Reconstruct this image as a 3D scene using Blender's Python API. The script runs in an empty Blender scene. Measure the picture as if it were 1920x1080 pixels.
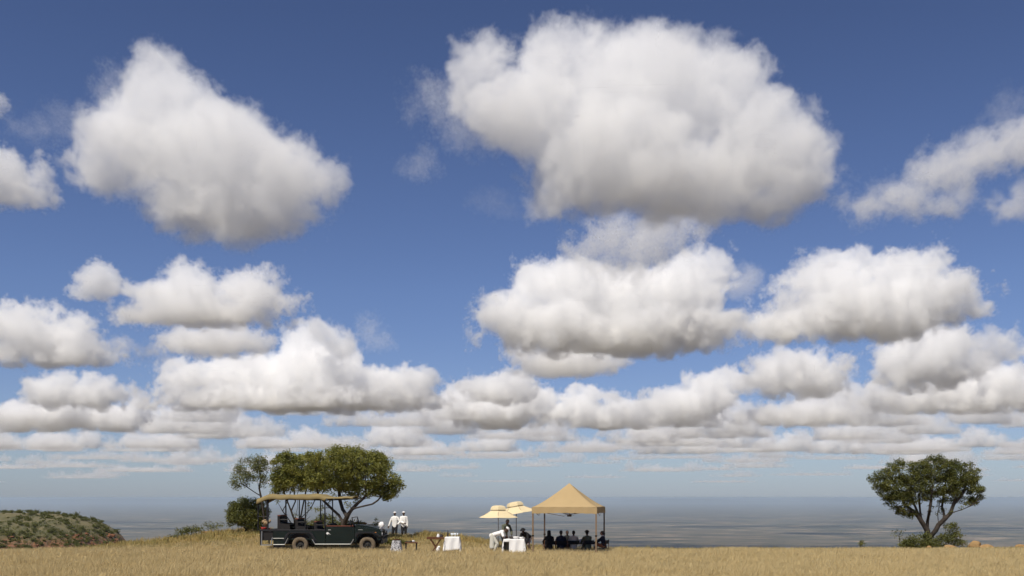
import bpy, bmesh, math, random, time
import numpy as np
from mathutils import Vector, Matrix
S = bpy.context.scene
COL = S.collection
R = math.radians
rnd = random.Random(7)
# ---------------------------------------------------------------- camera
F = 1867.0            # focal length in pixels of a 1920 wide frame
HY = 933.0            # picture row of eye level
EYE = 2.66
cam = bpy.data.objects.new('camera', bpy.data.cameras.new('camera')); COL.objects.link(cam); S.camera = cam
cam.data.sensor_width = 36; cam.data.lens = 36*F/1920; cam.data.shift_y = (HY-540)/1920
cam.rotation_euler = (R(90), 0, 0); cam.location = (0, 0, EYE)
cam.data.clip_start = .5; cam.data.clip_end = 3e5
# ---------------------------------------------------------------- world and sun
SUN_EL, SUN_AZ = R(58), R(-150)        # azimuth from +Y (view direction), clockwise
W_ = bpy.data.worlds.new('World'); S.world = W_; W_.use_nodes = True
nt = W_.node_tree
sky = nt.nodes.new('ShaderNodeTexSky'); sky.sky_type = 'NISHITA'; sky.sun_disc = False
sky.sun_elevation = SUN_EL; sky.sun_rotation = SUN_AZ
sky.altitude = 2500; sky.air_density = 1.0; sky.dust_density = 0.05; sky.ozone_density = 4.5
hsv = nt.nodes.new('ShaderNodeHueSaturation'); hsv.inputs['Saturation'].default_value = 1.03; hsv.inputs['Hue'].default_value = .504
nt.links.new(sky.outputs[0], hsv.inputs['Color']); wb = nt.nodes.new('ShaderNodeVectorMath'); wb.operation = 'MULTIPLY'; wb.inputs[1].default_value = (1.04, .955, 1.0)
tc = nt.nodes.new('ShaderNodeTexCoord'); sxyz = nt.nodes.new('ShaderNodeSeparateXYZ'); nt.links.new(tc.outputs['Generated'], sxyz.inputs[0])
air = nt.nodes.new('ShaderNodeValToRGB'); nt.links.new(sxyz.outputs[2], air.inputs[0])     # greyer air low over the plain
ae = air.color_ramp.elements; ae[0].position = 0; ae[0].color = (.44, .50, .63, 1); ae[1].position = .45; ae[1].color = (.84, .84, .86, 1)
for p_, c_ in ((.035, (.72, .72, .72)), (.09, (.90, .88, .88)), (.2, (.97, .97, .97)), (.32, (.93, .93, .94))): q_ = ae.new(p_); q_.color = (*c_, 1)
am = nt.nodes.new('ShaderNodeVectorMath'); am.operation = 'MULTIPLY'; nt.links.new(hsv.outputs[0], am.inputs[0]); nt.links.new(air.outputs[0], am.inputs[1])
nt.links.new(am.outputs[0], wb.inputs[0]); nt.links.new(wb.outputs[0], nt.nodes['Background'].inputs[0])
nt.nodes['Background'].inputs[1].default_value = 0.086
sun = bpy.data.objects.new('sun', bpy.data.lights.new('sun', 'SUN')); COL.objects.link(sun)
sun.data.energy = 4.5; sun.data.angle = R(.53); sun.data.color = (1, .925, .80)
sd = Vector((math.sin(SUN_AZ)*math.cos(SUN_EL), math.cos(SUN_AZ)*math.cos(SUN_EL), math.sin(SUN_EL)))
sun.rotation_euler = sd.to_track_quat('Z', 'Y').to_euler()
S.view_settings.view_transform = 'Standard'; S.view_settings.look = 'None'
S.view_settings.gamma = 1; S.view_settings.exposure = 0.13
C = S.cycles
C.use_adaptive_sampling = True; C.adaptive_threshold = .025; C.adaptive_min_samples = 16
C.use_denoising = True; C.denoiser = 'OPENIMAGEDENOISE'
C.max_bounces = 22; C.diffuse_bounces = 3; C.glossy_bounces = 3; C.transmission_bounces = 4
C.volume_bounces = 20; C.transparent_max_bounces = 96
C.volume_step_rate = 2.0; C.volume_max_steps = 160
# ---------------------------------------------------------------- helpers
def tag(o, label=None, cat=None, group=None, kind=None):
    if label: o['label'] = label
    if cat: o['category'] = cat
    if group: o['group'] = group
    if kind: o['kind'] = kind
    return o
def P(px, py, D):
    return Vector(((px-960)/F*D, D, EYE+(HY-py)/F*D))
# ---------------------------------------------------------------- materials
def mat(name, col, rough=.7, metal=0.0, var=0.0, vscale=4.0, bump=0.0, bscale=20.0, col2=None, spec=.3, trans=0.0, sheen=0.0):
    m = bpy.data.materials.get(name)
    if m: return m
    m = bpy.data.materials.new(name); m.use_nodes = True; t = m.node_tree; N = t.nodes; b = N['Principled BSDF']
    b.inputs['Roughness'].default_value = rough; b.inputs['Metallic'].default_value = metal
    b.inputs['Specular IOR Level'].default_value = spec
    b.inputs['Base Color'].default_value = (*col, 1)
    if sheen: b.inputs['Sheen Weight'].default_value = sheen
    geo = N.new('ShaderNodeNewGeometry')
    if var or col2:
        tx = N.new('ShaderNodeTexNoise'); tx.inputs['Scale'].default_value = vscale; tx.inputs['Detail'].default_value = 6; tx.inputs['Roughness'].default_value = .65
        t.links.new(geo.outputs['Position'], tx.inputs['Vector'])
        r = N.new('ShaderNodeValToRGB'); r.color_ramp.elements[0].position = .32; r.color_ramp.elements[1].position = .68
        c2 = col2 or tuple(c*(1-var) for c in col); c1 = col if col2 else tuple(min(1, c*(1+var)) for c in col)
        r.color_ramp.elements[0].color = (*c2, 1); r.color_ramp.elements[1].color = (*c1, 1)
        t.links.new(tx.outputs[0], r.inputs[0]); t.links.new(r.outputs[0], b.inputs['Base Color'])
        src = r.outputs[0]
    if bump:
        bn = N.new('ShaderNodeTexNoise'); bn.inputs['Scale'].default_value = bscale; bn.inputs['Detail'].default_value = 5
        t.links.new(geo.outputs['Position'], bn.inputs['Vector'])
        bp = N.new('ShaderNodeBump'); bp.inputs['Strength'].default_value = 1; bp.inputs['Distance'].default_value = bump
        t.links.new(bn.outputs[0], bp.inputs['Height']); t.links.new(bp.outputs[0], b.inputs['Normal'])
    if trans:
        o = N['Material Output']; tr = N.new('ShaderNodeBsdfTranslucent'); mx = N.new('ShaderNodeMixShader'); mx.inputs[0].default_value = trans
        if var or col2: t.links.new(src, tr.inputs[0])
        else: tr.inputs[0].default_value = (*col, 1)
        t.links.new(b.outputs[0], mx.inputs[1]); t.links.new(tr.outputs[0], mx.inputs[2]); t.links.new(mx.outputs[0], o.inputs[0])
    return m
def npmesh(name, verts, faces, m=None, parent=None, smooth=False, mats=None, fmat=None):
    """verts (n,3), faces (k,3|4) arrays"""
    me = bpy.data.meshes.new(name); verts = np.asarray(verts, np.float32); faces = np.asarray(faces, np.int32)
    k = faces.shape[1]; n = len(faces)
    me.vertices.add(len(verts)); me.vertices.foreach_set('co', verts.ravel())
    me.loops.add(n*k); me.loops.foreach_set('vertex_index', faces.ravel())
    me.polygons.add(n); me.polygons.foreach_set('loop_start', np.arange(0, n*k, k, dtype=np.int32))
    try: me.polygons.foreach_set('loop_total', np.full(n, k, np.int32))
    except Exception: pass
    for q in (mats or ([m] if m else [])): me.materials.append(q)
    if fmat is not None: me.polygons.foreach_set('material_index', fmat)
    me.polygons.foreach_set('use_smooth', np.full(n, smooth))
    me.update(calc_edges=True); me.validate()
    o = bpy.data.objects.new(name, me); COL.objects.link(o)
    if parent: o.parent = parent
    return o
# ---------------------------------------------------------------- terrain
def sm(a, b, x):
    t = np.clip((x-a)/(b-a), 0, 1); return t*t*(3-2*t)
RID = np.array([(-900,1062),(-300,1052),(0,1046),(60,1042),(140,1034),(230,1021),(330,1012),(400,1001),(440,997),(560,996),(690,998),(722,1005),(765,1006),(785,1001),(805,1001),(850,1007),(890,1014),(940,1019),(1000,1027),(1080,1033),(1300,1035),(1620,1035),(1760,1033),(1920,1035),(2800,1036)], float)
def gz(x, y):
    x = np.asarray(x, float); y = np.asarray(y, float)
    px = 960+F*x/np.maximum(y, 30)
    row = np.interp(px, RID[:,0], RID[:,1])
    top = EYE-(row-HY)*60/F                      # ground height wanted at the crest, 60 m away
    t = sm(46.5, 60, y)
    z = top*t
    # right of the tent the ground leaves along the line of sight
    z = z + .03*np.sin(x*.9+y*.33)*np.sin(y*.7-x*.21)*(1-.3*t)
    over = np.maximum(y-60.5, 0)
    z = z - .17*np.minimum(over, 8)**1.2 - .012*np.maximum(y-68, 0)**1.6
    side = np.maximum(np.abs(x)-85, 0); z = z-.004*side**1.6
    return np.maximum(z, -449)
xs = np.concatenate([-np.geomspace(2000, 47, 30), np.linspace(-46, 46, 185), np.geomspace(47, 2000, 30)])
ys = np.concatenate([-np.geomspace(500, 5, 12), np.linspace(-4, 28, 20), np.linspace(29, 75, 140), np.geomspace(76, 900, 40)])
XX, YY = np.meshgrid(xs, ys); ZZ = gz(XX, YY)
V_ = np.stack([XX.ravel(), YY.ravel(), ZZ.ravel()], 1)
nx = len(xs); I, J = np.meshgrid(np.arange(len(ys)-1), np.arange(nx-1), indexing='ij'); q = (I*nx+J).ravel()
Fq = np.stack([q, q+1, q+nx+1, q+nx], 1)
m_soil = mat('dry_grass_soil', (.42,.31,.15), .95, var=.3, vscale=1.2, bump=.03, bscale=9, spec=.1, col2=(.2,.15,.07))
g = npmesh('ground', V_, Fq, m_soil, smooth=True); g['kind'] = 'structure'
# the plain, 450 m below, out to the horizon
m_plain = bpy.data.materials.new('scrub_plain'); m_plain.use_nodes = True
t = m_plain.node_tree; N = t.nodes; b = N['Principled BSDF']; b.inputs['Roughness'].default_value = 1; b.inputs['Specular IOR Level'].default_value = 0
geo = N.new('ShaderNodeNewGeometry'); mp = N.new('ShaderNodeMapping'); mp.inputs['Scale'].default_value = (1/700, 1/420, 1)
t.links.new(geo.outputs['Position'], mp.inputs[0])
tx = N.new('ShaderNodeTexNoise'); tx.inputs['Scale'].default_value = 1; tx.inputs['Detail'].default_value = 8; tx.inputs['Roughness'].default_value = .62
t.links.new(mp.outputs[0], tx.inputs[0])
rp = N.new('ShaderNodeValToRGB'); el = rp.color_ramp.elements
el[0].position = .36; el[0].color = (.03,.035,.025,1); el[1].position = .5; el[1].color = (.10,.085,.055,1)
e = el.new(.6); e.color = (.17,.13,.09,1); e = el.new(.66); e.color = (.38,.29,.20,1)
t.links.new(tx.outputs[0], rp.inputs[0]); t.links.new(rp.outputs[0], b.inputs['Base Color'])
rr = np.concatenate([[0], np.geomspace(500, 150000, 24)]); th = np.linspace(0, 2*math.pi, 65)[:-1]
pv_ = [(0, 0, -450.0)]+[(r*math.cos(a), r*math.sin(a), -450.0) for r in rr[1:] for a in th]
fc = []
for i in range(len(rr)-2):
    for j in range(64):
        a0 = 1+i*64+j; a1 = 1+i*64+(j+1) % 64; fc.append((a0, a0+64, a1+64, a1))
me = bpy.data.meshes.new('plain'); me.from_pydata(pv_, [], fc+[(0, 1+j, 1+(j+1) % 64) for j in range(64)]); me.materials.append(m_plain)
pl = bpy.data.objects.new('plain', me); COL.objects.link(pl); pl['kind'] = 'structure'
# low far hills on the horizon
hx = np.linspace(-75000, 75000, 260); hn = np.zeros_like(hx)
for k_, a_ in ((.00006, 110), (.00017, 60), (.0005, 30), (.0013, 12)): hn += a_*np.sin(hx*k_*2*math.pi*.35+k_*9e4)
hn = np.clip(hn*1.3+230-.0024*(hx+26000), 0, 560)
hv = np.concatenate([np.stack([hx, np.full_like(hx, 88000+dy), -450+hn*w], 1) for dy, w in ((-9000, 0), (-5000, .45), (0, 1), (5000, .4), (10000, 0))])
n_ = len(hx); q = np.concatenate([i*n_+np.arange(n_-1) for i in range(4)])
hh = npmesh('distant_hills', hv, np.stack([q, q+1, q+n_+1, q+n_], 1), m_plain, smooth=True); hh['kind'] = 'structure'
# the rocky spur of the escarpment on the left, about 450 m off
SP = np.array([(-700,952),(-300,956),(0,961),(60,962),(120,964),(160,970),(190,981),(212,994),(228,1008),(236,1022),(250,1060),(300,1190),(420,1500)], float)
hxs = np.linspace(-430, -120, 180); hys = np.concatenate([np.linspace(300, 455, 110), np.linspace(458, 560, 20)])
HX, HYY = np.meshgrid(hxs, hys)
rs = np.random.RandomState(3)
def fbm(x, y, s, o=5, seed=0):
    r = np.random.RandomState(seed); v = 0
    for i in range(o):
        for _ in range(3):
            a = r.uniform(0, 2*math.pi); f = (2**i)/s*r.uniform(.8, 1.25)
            v = v+np.sin((x*math.cos(a)+y*math.sin(a))*f*2*math.pi+r.uniform(0, 7))*(.55**i)/3
    return v
def hz(x, y):
    px = 960+F*x/450
    top = EYE-(np.interp(px, SP[:,0], SP[:,1])-HY)*450/F
    n = fbm(x, y, 38, 5, 1)
    front = np.maximum(450-y, 0)
    z = top - 5.5*sm(0, 60, front) - np.maximum(front-45, 0)*.42 + n*1.3*sm(0, 30, front)+.35*n
    z = z - np.maximum(y-452, 0)*.8
    return z
HZ = hz(HX, HYY)
n_ = len(hxs); I, J = np.meshgrid(np.arange(len(hys)-1), np.arange(n_-1), indexing='ij'); q = (I*n_+J).ravel()
m_hill = bpy.data.materials.new('rocky_hillside'); m_hill.use_nodes = True; t = m_hill.node_tree; N = t.nodes; b = N['Principled BSDF']; b.inputs['Roughness'].default_value = 1
geo = N.new('ShaderNodeNewGeometry'); sx = N.new('ShaderNodeSeparateXYZ'); t.links.new(geo.outputs['Position'], sx.inputs[0])
n1 = N.new('ShaderNodeTexNoise'); n1.inputs['Scale'].default_value = .12; n1.inputs['Detail'].default_value = 8; n1.inputs['Roughness'].default_value = .7; t.links.new(geo.outputs['Position'], n1.inputs[0])
r1 = N.new('ShaderNodeValToRGB'); e = r1.color_ramp.elements; e[0].position = .36; e[0].color = (.055,.06,.025,1); e[1].position = .58; e[1].color = (.14,.12,.06,1)
t.links.new(n1.outputs[0], r1.inputs[0])
n2 = N.new('ShaderNodeTexNoise'); n2.inputs['Scale'].default_value = .3; n2.inputs['Detail'].default_value = 7; n2.inputs['Roughness'].default_value = .75; t.links.new(geo.outputs['Position'], n2.inputs[0])
r2 = N.new('ShaderNodeValToRGB'); e = r2.color_ramp.elements; e[0].position = .4; e[0].color = (.05,.04,.025,1); e[1].position = .6; e[1].color = (.26,.10,.055,1)
t.links.new(n2.outputs[0], r2.inputs[0])
mr = N.new('ShaderNodeMapRange'); t.links.new(sx.outputs[2], mr.inputs[0]); mr.inputs[1].default_value = -12.5; mr.inputs[2].default_value = -17.5
mx = N.new('ShaderNodeMix'); mx.data_type = 'RGBA'; t.links.new(mr.outputs[0], mx.inputs[0]); t.links.new(r1.outputs[0], mx.inputs[6]); t.links.new(r2.outputs[0], mx.inputs[7])
t.links.new(mx.outputs[2], b.inputs['Base Color'])
hl = npmesh('hill', np.stack([HX.ravel(), HYY.ravel(), HZ.ravel()], 1), np.stack([q, q+1, q+n_+1, q+n_], 1), m_hill, smooth=True); hl['kind'] = 'structure'
# haze between here and the horizon
m_haze = bpy.data.materials.new('haze_air'); m_haze.use_nodes = True; t = m_haze.node_tree; t.nodes.clear()
o = t.nodes.new('ShaderNodeOutputMaterial'); hv_ = t.nodes.new('ShaderNodeVolumePrincipled'); t.links.new(hv_.outputs[0], o.inputs['Volume'])
hv_.inputs['Color'].default_value = (.58,.71,.85,1); hv_.inputs['Density'].default_value = 3.6e-5
me = bpy.data.meshes.new('haze'); bm = bmesh.new(); bmesh.ops.create_cube(bm, size=1); bmesh.ops.scale(bm, vec=(310000, 310000, 463), verts=bm.verts); bmesh.ops.translate(bm, vec=(0, 0, -451+231.5), verts=bm.verts)
bm.to_mesh(me); bm.free(); me.materials.append(m_haze); hzo = bpy.data.objects.new('haze', me); COL.objects.link(hzo)
tag(hzo, 'pale blue haze over the far plain', 'haze', None, 'stuff')
# ---------------------------------------------------------------- grass
def grass(n, y0, y1, hmin, hmax, name, label, cat, m, seed, w=.011, cl=None, xr=None, keep=None):
    r = np.random.RandomState(seed)
    y = np.sqrt(r.uniform(y0*y0, y1*y1, n)); x = r.uniform(-.56, .56, n)*y
    if xr is not None: x = r.uniform(xr[0], xr[1], n)
    if cl:      # gather into tussocks
        nc = n//cl; ci = r.randint(0, nc, n); x = x[:nc][ci]+r.normal(0, .09, n); y = y[:nc][ci]+r.normal(0, .09, n)
        hs = r.uniform(.6, 1.25, nc)[ci]
    else: hs = np.ones(n)
    if keep is not None:
        k = keep(x, y); x, y, hs = x[k], y[k], hs[k]; n = len(x)
    z = gz(x, y)-.01
    dens = .75+.5*np.clip(fbm(x, y, 6, 4, 5)*.5+.5, 0, 1)
    h = r.uniform(hmin, hmax, n)*hs*dens; a = r.uniform(0, 2*math.pi, n); l = r.normal(0, .28, n)*h+.10*h; la = r.uniform(0, 2*math.pi, n)
    dx, dy = np.cos(a)*w, np.sin(a)*w
    lx, ly = l*np.cos(la)+.12*h, l*np.sin(la)
    v = np.empty((n, 5, 3)); 
    v[:,0] = np.stack([x-dx, y-dy, z], 1); v[:,1] = np.stack([x+dx, y+dy, z], 1)
    v[:,2] = np.stack([x+lx*.35+dx*.8, y+ly*.35+dy*.8, z+h*.6], 1); v[:,3] = np.stack([x+lx*.35-dx*.8, y+ly*.35-dy*.8, z+h*.6], 1)
    v[:,4] = np.stack([x+lx, y+ly, z+h], 1)
    i = np.arange(n)*5
    tri = np.concatenate([np.stack([i, i+1, i+2], 1), np.stack([i, i+2, i+3], 1), np.stack([i+3, i+2, i+4], 1)])
    o = npmesh(name, v.reshape(-1, 3), tri, m)
    return tag(o, label, cat, None, 'stuff')
m_straw = mat('straw_grass', (.69,.56,.30), .8, vscale=1.3, col2=(.52,.415,.215), trans=.3, spec=.2)
m_olive = mat('olive_grass', (.52,.38,.16), .85, vscale=.9, col2=(.27,.25,.095), trans=.3, spec=.1)
grass(760000, 32.0, 53, .12, .27, 'dry_grass', 'pale straw coloured dry grass covering the foreground', 'grass', m_straw, 1, cl=7, w=.006)
grass(150000, 50, 70, .12, .32, 'olive_grass', 'olive and brown grass on the low rise behind the truck', 'grass', m_olive, 2, w=.014, cl=14)
# ---------------------------------------------------------------- clouds: real volumes, kilometres away, with their own depth
def cloud_material(name, dens):
    m = bpy.data.materials.new(name); m.use_nodes = True; n = m.node_tree.nodes; n.clear()
    o = n.new('ShaderNodeOutputMaterial'); pv = n.new('ShaderNodeVolumePrincipled')
    m.node_tree.links.new(pv.outputs[0], o.inputs['Volume'])
    pv.inputs['Color'].default_value = (.995, .995, .995, 1)
    pv.inputs['Density'].default_value = dens; pv.inputs['Anisotropy'].default_value = .1
    return m
class NG:
    def __init__(s):
        s.g = bpy.data.node_groups.new('cloud_shape', 'GeometryNodeTree')
        s.g.interface.new_socket('Geometry', in_out='INPUT', socket_type='NodeSocketGeometry')
        s.g.interface.new_socket('Geometry', in_out='OUTPUT', socket_type='NodeSocketGeometry')
    def N(s, t, **k):
        x = s.g.nodes.new(t)
        for a, b in k.items(): setattr(x, a, b)
        return x
    def put(s, v, sock):
        if isinstance(v, (int, float, tuple, list)): sock.default_value = v
        else: s.g.links.new(v, sock)
    def M(s, op, *a, clamp=False):
        x = s.N('ShaderNodeMath', operation=op, use_clamp=clamp)
        for i, v in enumerate(a): s.put(v, x.inputs[i])
        return x.outputs[0]
    def V(s, op, *a):
        x = s.N('ShaderNodeVectorMath', operation=op)
        for i, v in enumerate(a): s.put(v, x.inputs[i])
        return x.outputs['Value'] if op == 'LENGTH' else x.outputs[0]
    def noise(s, vec, scale, det, rough, off, dist=0.0):
        x = s.N('ShaderNodeTexNoise'); x.noise_dimensions = '3D'
        s.put(s.V('ADD', vec, off), x.inputs['Vector'])
        x.inputs['Scale'].default_value = scale; x.inputs['Detail'].default_value = det
        x.inputs['Roughness'].default_value = rough; x.inputs['Distortion'].default_value = dist
        return x
cloud_n = 0
def cloud(label, blobs, D, base=None, dens=.03, amp=.64, soft=.15, wisp=0.0, cell=None, vox=2.6, depth=1.0, bud=True, shrink=.13, group='cumulus clouds'):
    """blobs: (px, py, rx, ry[, depth shift in m]); all in picture units at distance D. base: row of the flat underside."""
    global cloud_n
    nb0 = len(blobs)
    cloud_n += 1
    if D >= 11000 and depth == 1.0 and shrink > .1: shrink = .17
    k = D/F
    x0 = min(b[0]-b[2] for b in blobs); x1 = max(b[0]+b[2] for b in blobs)
    y0 = min(b[1]-b[3] for b in blobs); y1 = max(b[1]+b[3] for b in blobs)
    if base: y1 = min(y1, base)
    c = P((x0+x1)/2, (y0+y1)/2, D)
    sr = np.random.RandomState(cloud_n)
    if bud and not wisp and depth == 1.0:     # small billows budding from the upper rims
        extra = []
        for b in blobs:
            for _ in range(2):
                a = R(sr.uniform(15, 165)); s_ = sr.uniform(.32, .5)
                extra.append((b[0]+b[2]*.86*math.cos(a), b[1]-b[3]*.86*math.sin(a), b[2]*s_, b[3]*s_*1.1, (b[4] if len(b) > 4 else 0)+sr.uniform(-.4, .4)*b[2]*k))
        blobs = list(blobs)+extra
    B = []
    for b in blobs:
        p = P(b[0], b[1], D)-c
        rx, rz = b[2]*k, b[3]*k
        ry = (rx*.55+rz*.55)*depth
        B.append((p.x, (b[4] if len(b) > 4 else 0), p.z, rx, ry, rz))
    siz = np.median([min(b[3], b[5]) for b in B[:nb0]])      # metres, the size of a billow
    mar = .42*siz
    lo = [min(b[i]-b[3+i] for b in B)-mar for i in range(3)]; hi = [max(b[i]+b[3+i] for b in B)+mar for i in range(3)]
    if base: lo[2] = max(lo[2], (EYE+(HY-base)/F*D)-c.z-.12*siz)
    q = NG(); M, V = q.M, q.V
    pos = q.N('GeometryNodeInputPosition').outputs[0]
    cs = cell or siz*1.1
    off = (cloud_n*137.3*cs, cloud_n*31.7*cs, 0.0)
    # warp
    wn = q.noise(pos, 1/(cs*1.3), 3, .5, (off[0]+999, off[1], 0))
    wp = V('MULTIPLY', V('SUBTRACT', wn.outputs['Color'], (.5, .5, .5)), (siz*.7,)*3)
    pw = V('ADD', pos, wp)
    f = None
    for (x, y, z, rx, ry, rz) in B:
        ln = V('LENGTH', V('DIVIDE', V('SUBTRACT', pw, (x, y, z)), (rx, ry, rz)))
        v = M('MULTIPLY', M('SUBTRACT', 1, ln), min(rx, ry, rz)/siz)
        f = v if f is None else M('SMOOTH_MAX', f, v, .45)
    n1 = q.noise(pos, 1/cs, 2, .5, off).outputs[0]
    n2 = q.noise(pw, 2.2/cs, 8, .66, (off[0]+77, off[1], 0), .5).outputs[0]
    bil = M('ABSOLUTE', M('SUBTRACT', n2, .5))          # ridged: rounded billows with creases
    f = M('ADD', f, M('MULTIPLY', M('SUBTRACT', n1, .5), amp*2.6))
    f = M('ADD', f, M('MULTIPLY', M('SUBTRACT', n2, .5), amp*3.4))
    f = M('ADD', f, M('MULTIPLY', M('SUBTRACT', bil, .07), -amp*.9))
    n3 = q.noise(pos, 8/cs, 6, .75, (off[0]+5, off[1], 0), .8).outputs[0]
    f = M('ADD', f, M('MULTIPLY', M('SUBTRACT', n3, .5), amp*(1.3+wisp)))
    if base:
        bz = (EYE+(HY-base)/F*D)-c.z
        sz = q.N('ShaderNodeSeparateXYZ'); q.put(pos, sz.inputs[0])
        g = M('ADD', M('MULTIPLY', M('SUBTRACT', sz.outputs[2], bz), 1/(siz*.5)), M('MULTIPLY', M('SUBTRACT', n1, .5), .5))
        f = M('SMOOTH_MIN', f, g, .3)
    # keep the grid's faces clear
    d = M('MULTIPLY', M('SUBTRACT', f, shrink), 1/soft, clamp=True)
    if wisp: d = M('MULTIPLY', d, M('MULTIPLY', M('SUBTRACT', n3, .5-.35/(1+2*wisp)), 3, clamp=True))
    vc = q.N('GeometryNodeVolumeCube'); q.put(d, vc.inputs['Density'])
    vc.inputs['Min'].default_value = lo; vc.inputs['Max'].default_value = hi
    for i, nm in enumerate(('Resolution X', 'Resolution Y', 'Resolution Z')):
        vs = vox*k*(1.5 if i == 1 else 1)
        vc.inputs[nm].default_value = int(max(10, min(330, (hi[i]-lo[i])/vs)))
    key = 'water_droplets_%g' % dens
    mt = bpy.data.materials.get(key) or cloud_material(key, dens)
    sm = q.N('GeometryNodeSetMaterial'); sm.inputs['Material'].default_value = mt
    q.g.links.new(vc.outputs[0], sm.inputs[0]); go = q.N('NodeGroupOutput'); q.g.links.new(sm.outputs[0], go.inputs[0])
    v = bpy.data.volumes.new('cloud'); v.materials.append(mt)
    ob = bpy.data.objects.new('cloud', v); COL.objects.link(ob); ob.location = c
    ob.modifiers.new('shape', 'NODES').node_group = q.g
    return tag(ob, label, 'cloud', group, 'stuff')
t_cl = time.time()
cloud('big white tapering cloud at the upper left, highest above the safari truck',
  [(300,140,58,55),(325,215,105,85),(250,265,95,85),(190,305,68,58),(400,290,150,95),(500,325,120,75),(598,345,58,38),(400,385,140,62),(500,400,100,50),(430,430,80,38)], 4800, dens=.008, soft=.22, amp=.47, bud=False, shrink=.04)
cloud('thin ragged wisp rising beside the left shoulder of the big tapering cloud', [(205,185,28,55),(222,225,40,40)], 4750, dens=.006, wisp=1.2, soft=.5, amp=.8, shrink=0, group='thin cloud wisps')
cloud('largest white cloud, wide and domed, at the top centre right of the sky',
  [(905,125,62,58),(1060,110,105,72),(985,215,125,80),(1200,160,150,95),(1320,175,120,90),(1430,270,115,105),(1505,320,58,72),(1150,290,170,100),(1250,345,210,62),(1040,375,55,38),(1400,370,150,42)], 4600, dens=.008, soft=.22, amp=.47, bud=False, shrink=.04)
cloud('thin ragged wisp trailing left from the largest domed cloud', [(820,185,60,40),(880,230,50,60)], 4600, dens=.005, wisp=1.2, soft=.5, amp=.9, shrink=0, group='thin cloud wisps')
cloud('thin slanting grey white cloud at the upper right edge', [(1625,390,62,30),(1690,365,55,42),(1775,320,85,48),(1850,285,75,48),(1920,270,62,58),(1760,385,75,30),(1700,340,50,28)], 5000, dens=.009, soft=.45, amp=.6, wisp=.2)
cloud('faint smoky veil of cloud at the upper right corner', [(1890,215,45,45),(1915,250,40,40)], 5000, dens=.003, soft=.6, amp=.7, wisp=.8, shrink=0, group='thin cloud wisps')
cloud('small pale cloud low at the upper right edge', [(1900,390,55,28),(1930,360,40,30)], 5600, dens=.006, soft=.45, amp=.6)
cloud('cloud cut by the left edge with a curled horn on its right', [(-10,330,65,62),(50,365,62,28),(80,335,25,38)], 5000, dens=0.0090)
cloud('tiny pale cloud scrap at the left edge above the horned cloud', [(-8,195,20,26)], 5000, dens=.01)
cloud('faint torn wisp between the horned cloud and the big tapering cloud', [(75,240,62,22),(130,235,45,30),(110,215,30,25)], 5000, dens=.0035, wisp=1.4, soft=.6, amp=.9, shrink=0, group='thin cloud wisps')
cloud('small faint wisp alone in the blue between the two big clouds', [(785,315,42,20),(800,295,20,25)], 5200, dens=.005, wisp=1.2, soft=.5, amp=.8, shrink=0, group='thin cloud wisps')
cloud('faint smear of cloud below left of the largest domed cloud', [(920,375,45,20),(945,395,40,14)], 5200, dens=.002, wisp=1.4, soft=.5, amp=.8, shrink=0, group='thin cloud wisps')
cloud('streaky torn cloud hanging beneath the largest domed cloud', [(1160,440,66,34),(1215,455,66,44),(1270,420,64,28),(1105,470,48,26),(1180,490,60,30)], 6000, dens=.012, wisp=.9, soft=.35, amp=1.0, shrink=0, group='thin cloud wisps')
cloud('broad cloud with a white tower at its right end, below the largest cloud',
  [(1310,497,40,42),(1285,555,85,75),(1190,580,125,72),(1075,545,105,62),(995,600,100,55),(1150,620,225,52),(1305,620,60,42)], 8000, 668, dens=0.0105)
cloud('narrow shelf of cloud under the base of the broad towered cloud', [(1060,680,108,34),(1120,672,60,24)], 9200, 708, dens=0.0090)
cloud('long sloping cloud over the right half with two low humps', [(1690,512,75,46),(1765,555,80,42),(1555,530,85,52),(1640,580,165,58),(1490,605,88,40),(1820,580,35,18)], 8000, 652, dens=0.0105)
cloud('thin grey bridge of cloud between the towered cloud and the sloping cloud', [(1385,530,45,34)], 8200, dens=.004, soft=.5, amp=.7, wisp=.4, shrink=0, group='thin cloud wisps')
cloud('rounded cloud near the right edge with a crisp domed top', [(1740,665,92,60),(1700,690,75,40),(1790,690,70,38)], 11500, 742, dens=0.0090)
cloud('grey tuft of cloud at the right edge beside the crisp domed cloud', [(1860,650,42,42),(1900,660,40,30)], 12500, dens=.006, soft=.3)
cloud('wide flat based cloud under the crisp domed cloud at the right edge', [(1680,745,60,32),(1780,745,110,40),(1890,725,85,55),(1960,730,60,50)], 13500, 780, dens=0.0083)
cloud('compact domed cloud right of centre above the flat grey rows', [(1490,698,92,46),(1440,720,60,30),(1545,715,50,38)], 11500, 752, dens=0.0090)
cloud('white crested cloud bank behind the compact domed cloud', [(1335,735,55,42),(1280,762,75,40),(1240,775,50,30),(1390,715,50,25),(1500,780,120,26)], 14500, 802, dens=0.0083)
cloud('small tufted cloud alone at the left in the blue', [(185,530,46,34),(160,548,32,18),(183,508,18,18)], 8500, 566, dens=0.0090)
cloud('peaked cloud with a long right arm, over the left half', [(350,518,34,36),(340,560,95,42),(470,550,65,44),(535,567,34,18),(390,590,150,30),(265,595,50,18)], 7200, 612, dens=0.0105)
cloud('broad low cloud cut by the left edge', [(15,610,42,38),(65,632,105,50),(150,645,50,42),(110,670,110,24)], 9000, 690, dens=0.0097)
cloud('ragged grey tail of cloud trailing right of the broad left edge cloud', [(225,650,35,22),(290,660,45,20)], 9000, dens=.005, soft=.4, amp=.7, wisp=.4)
cloud('flat little cloud tucked under the peaked cloud', [(400,642,100,28),(350,635,50,22),(480,640,40,24)], 8600, 674, dens=0.0090)
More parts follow.
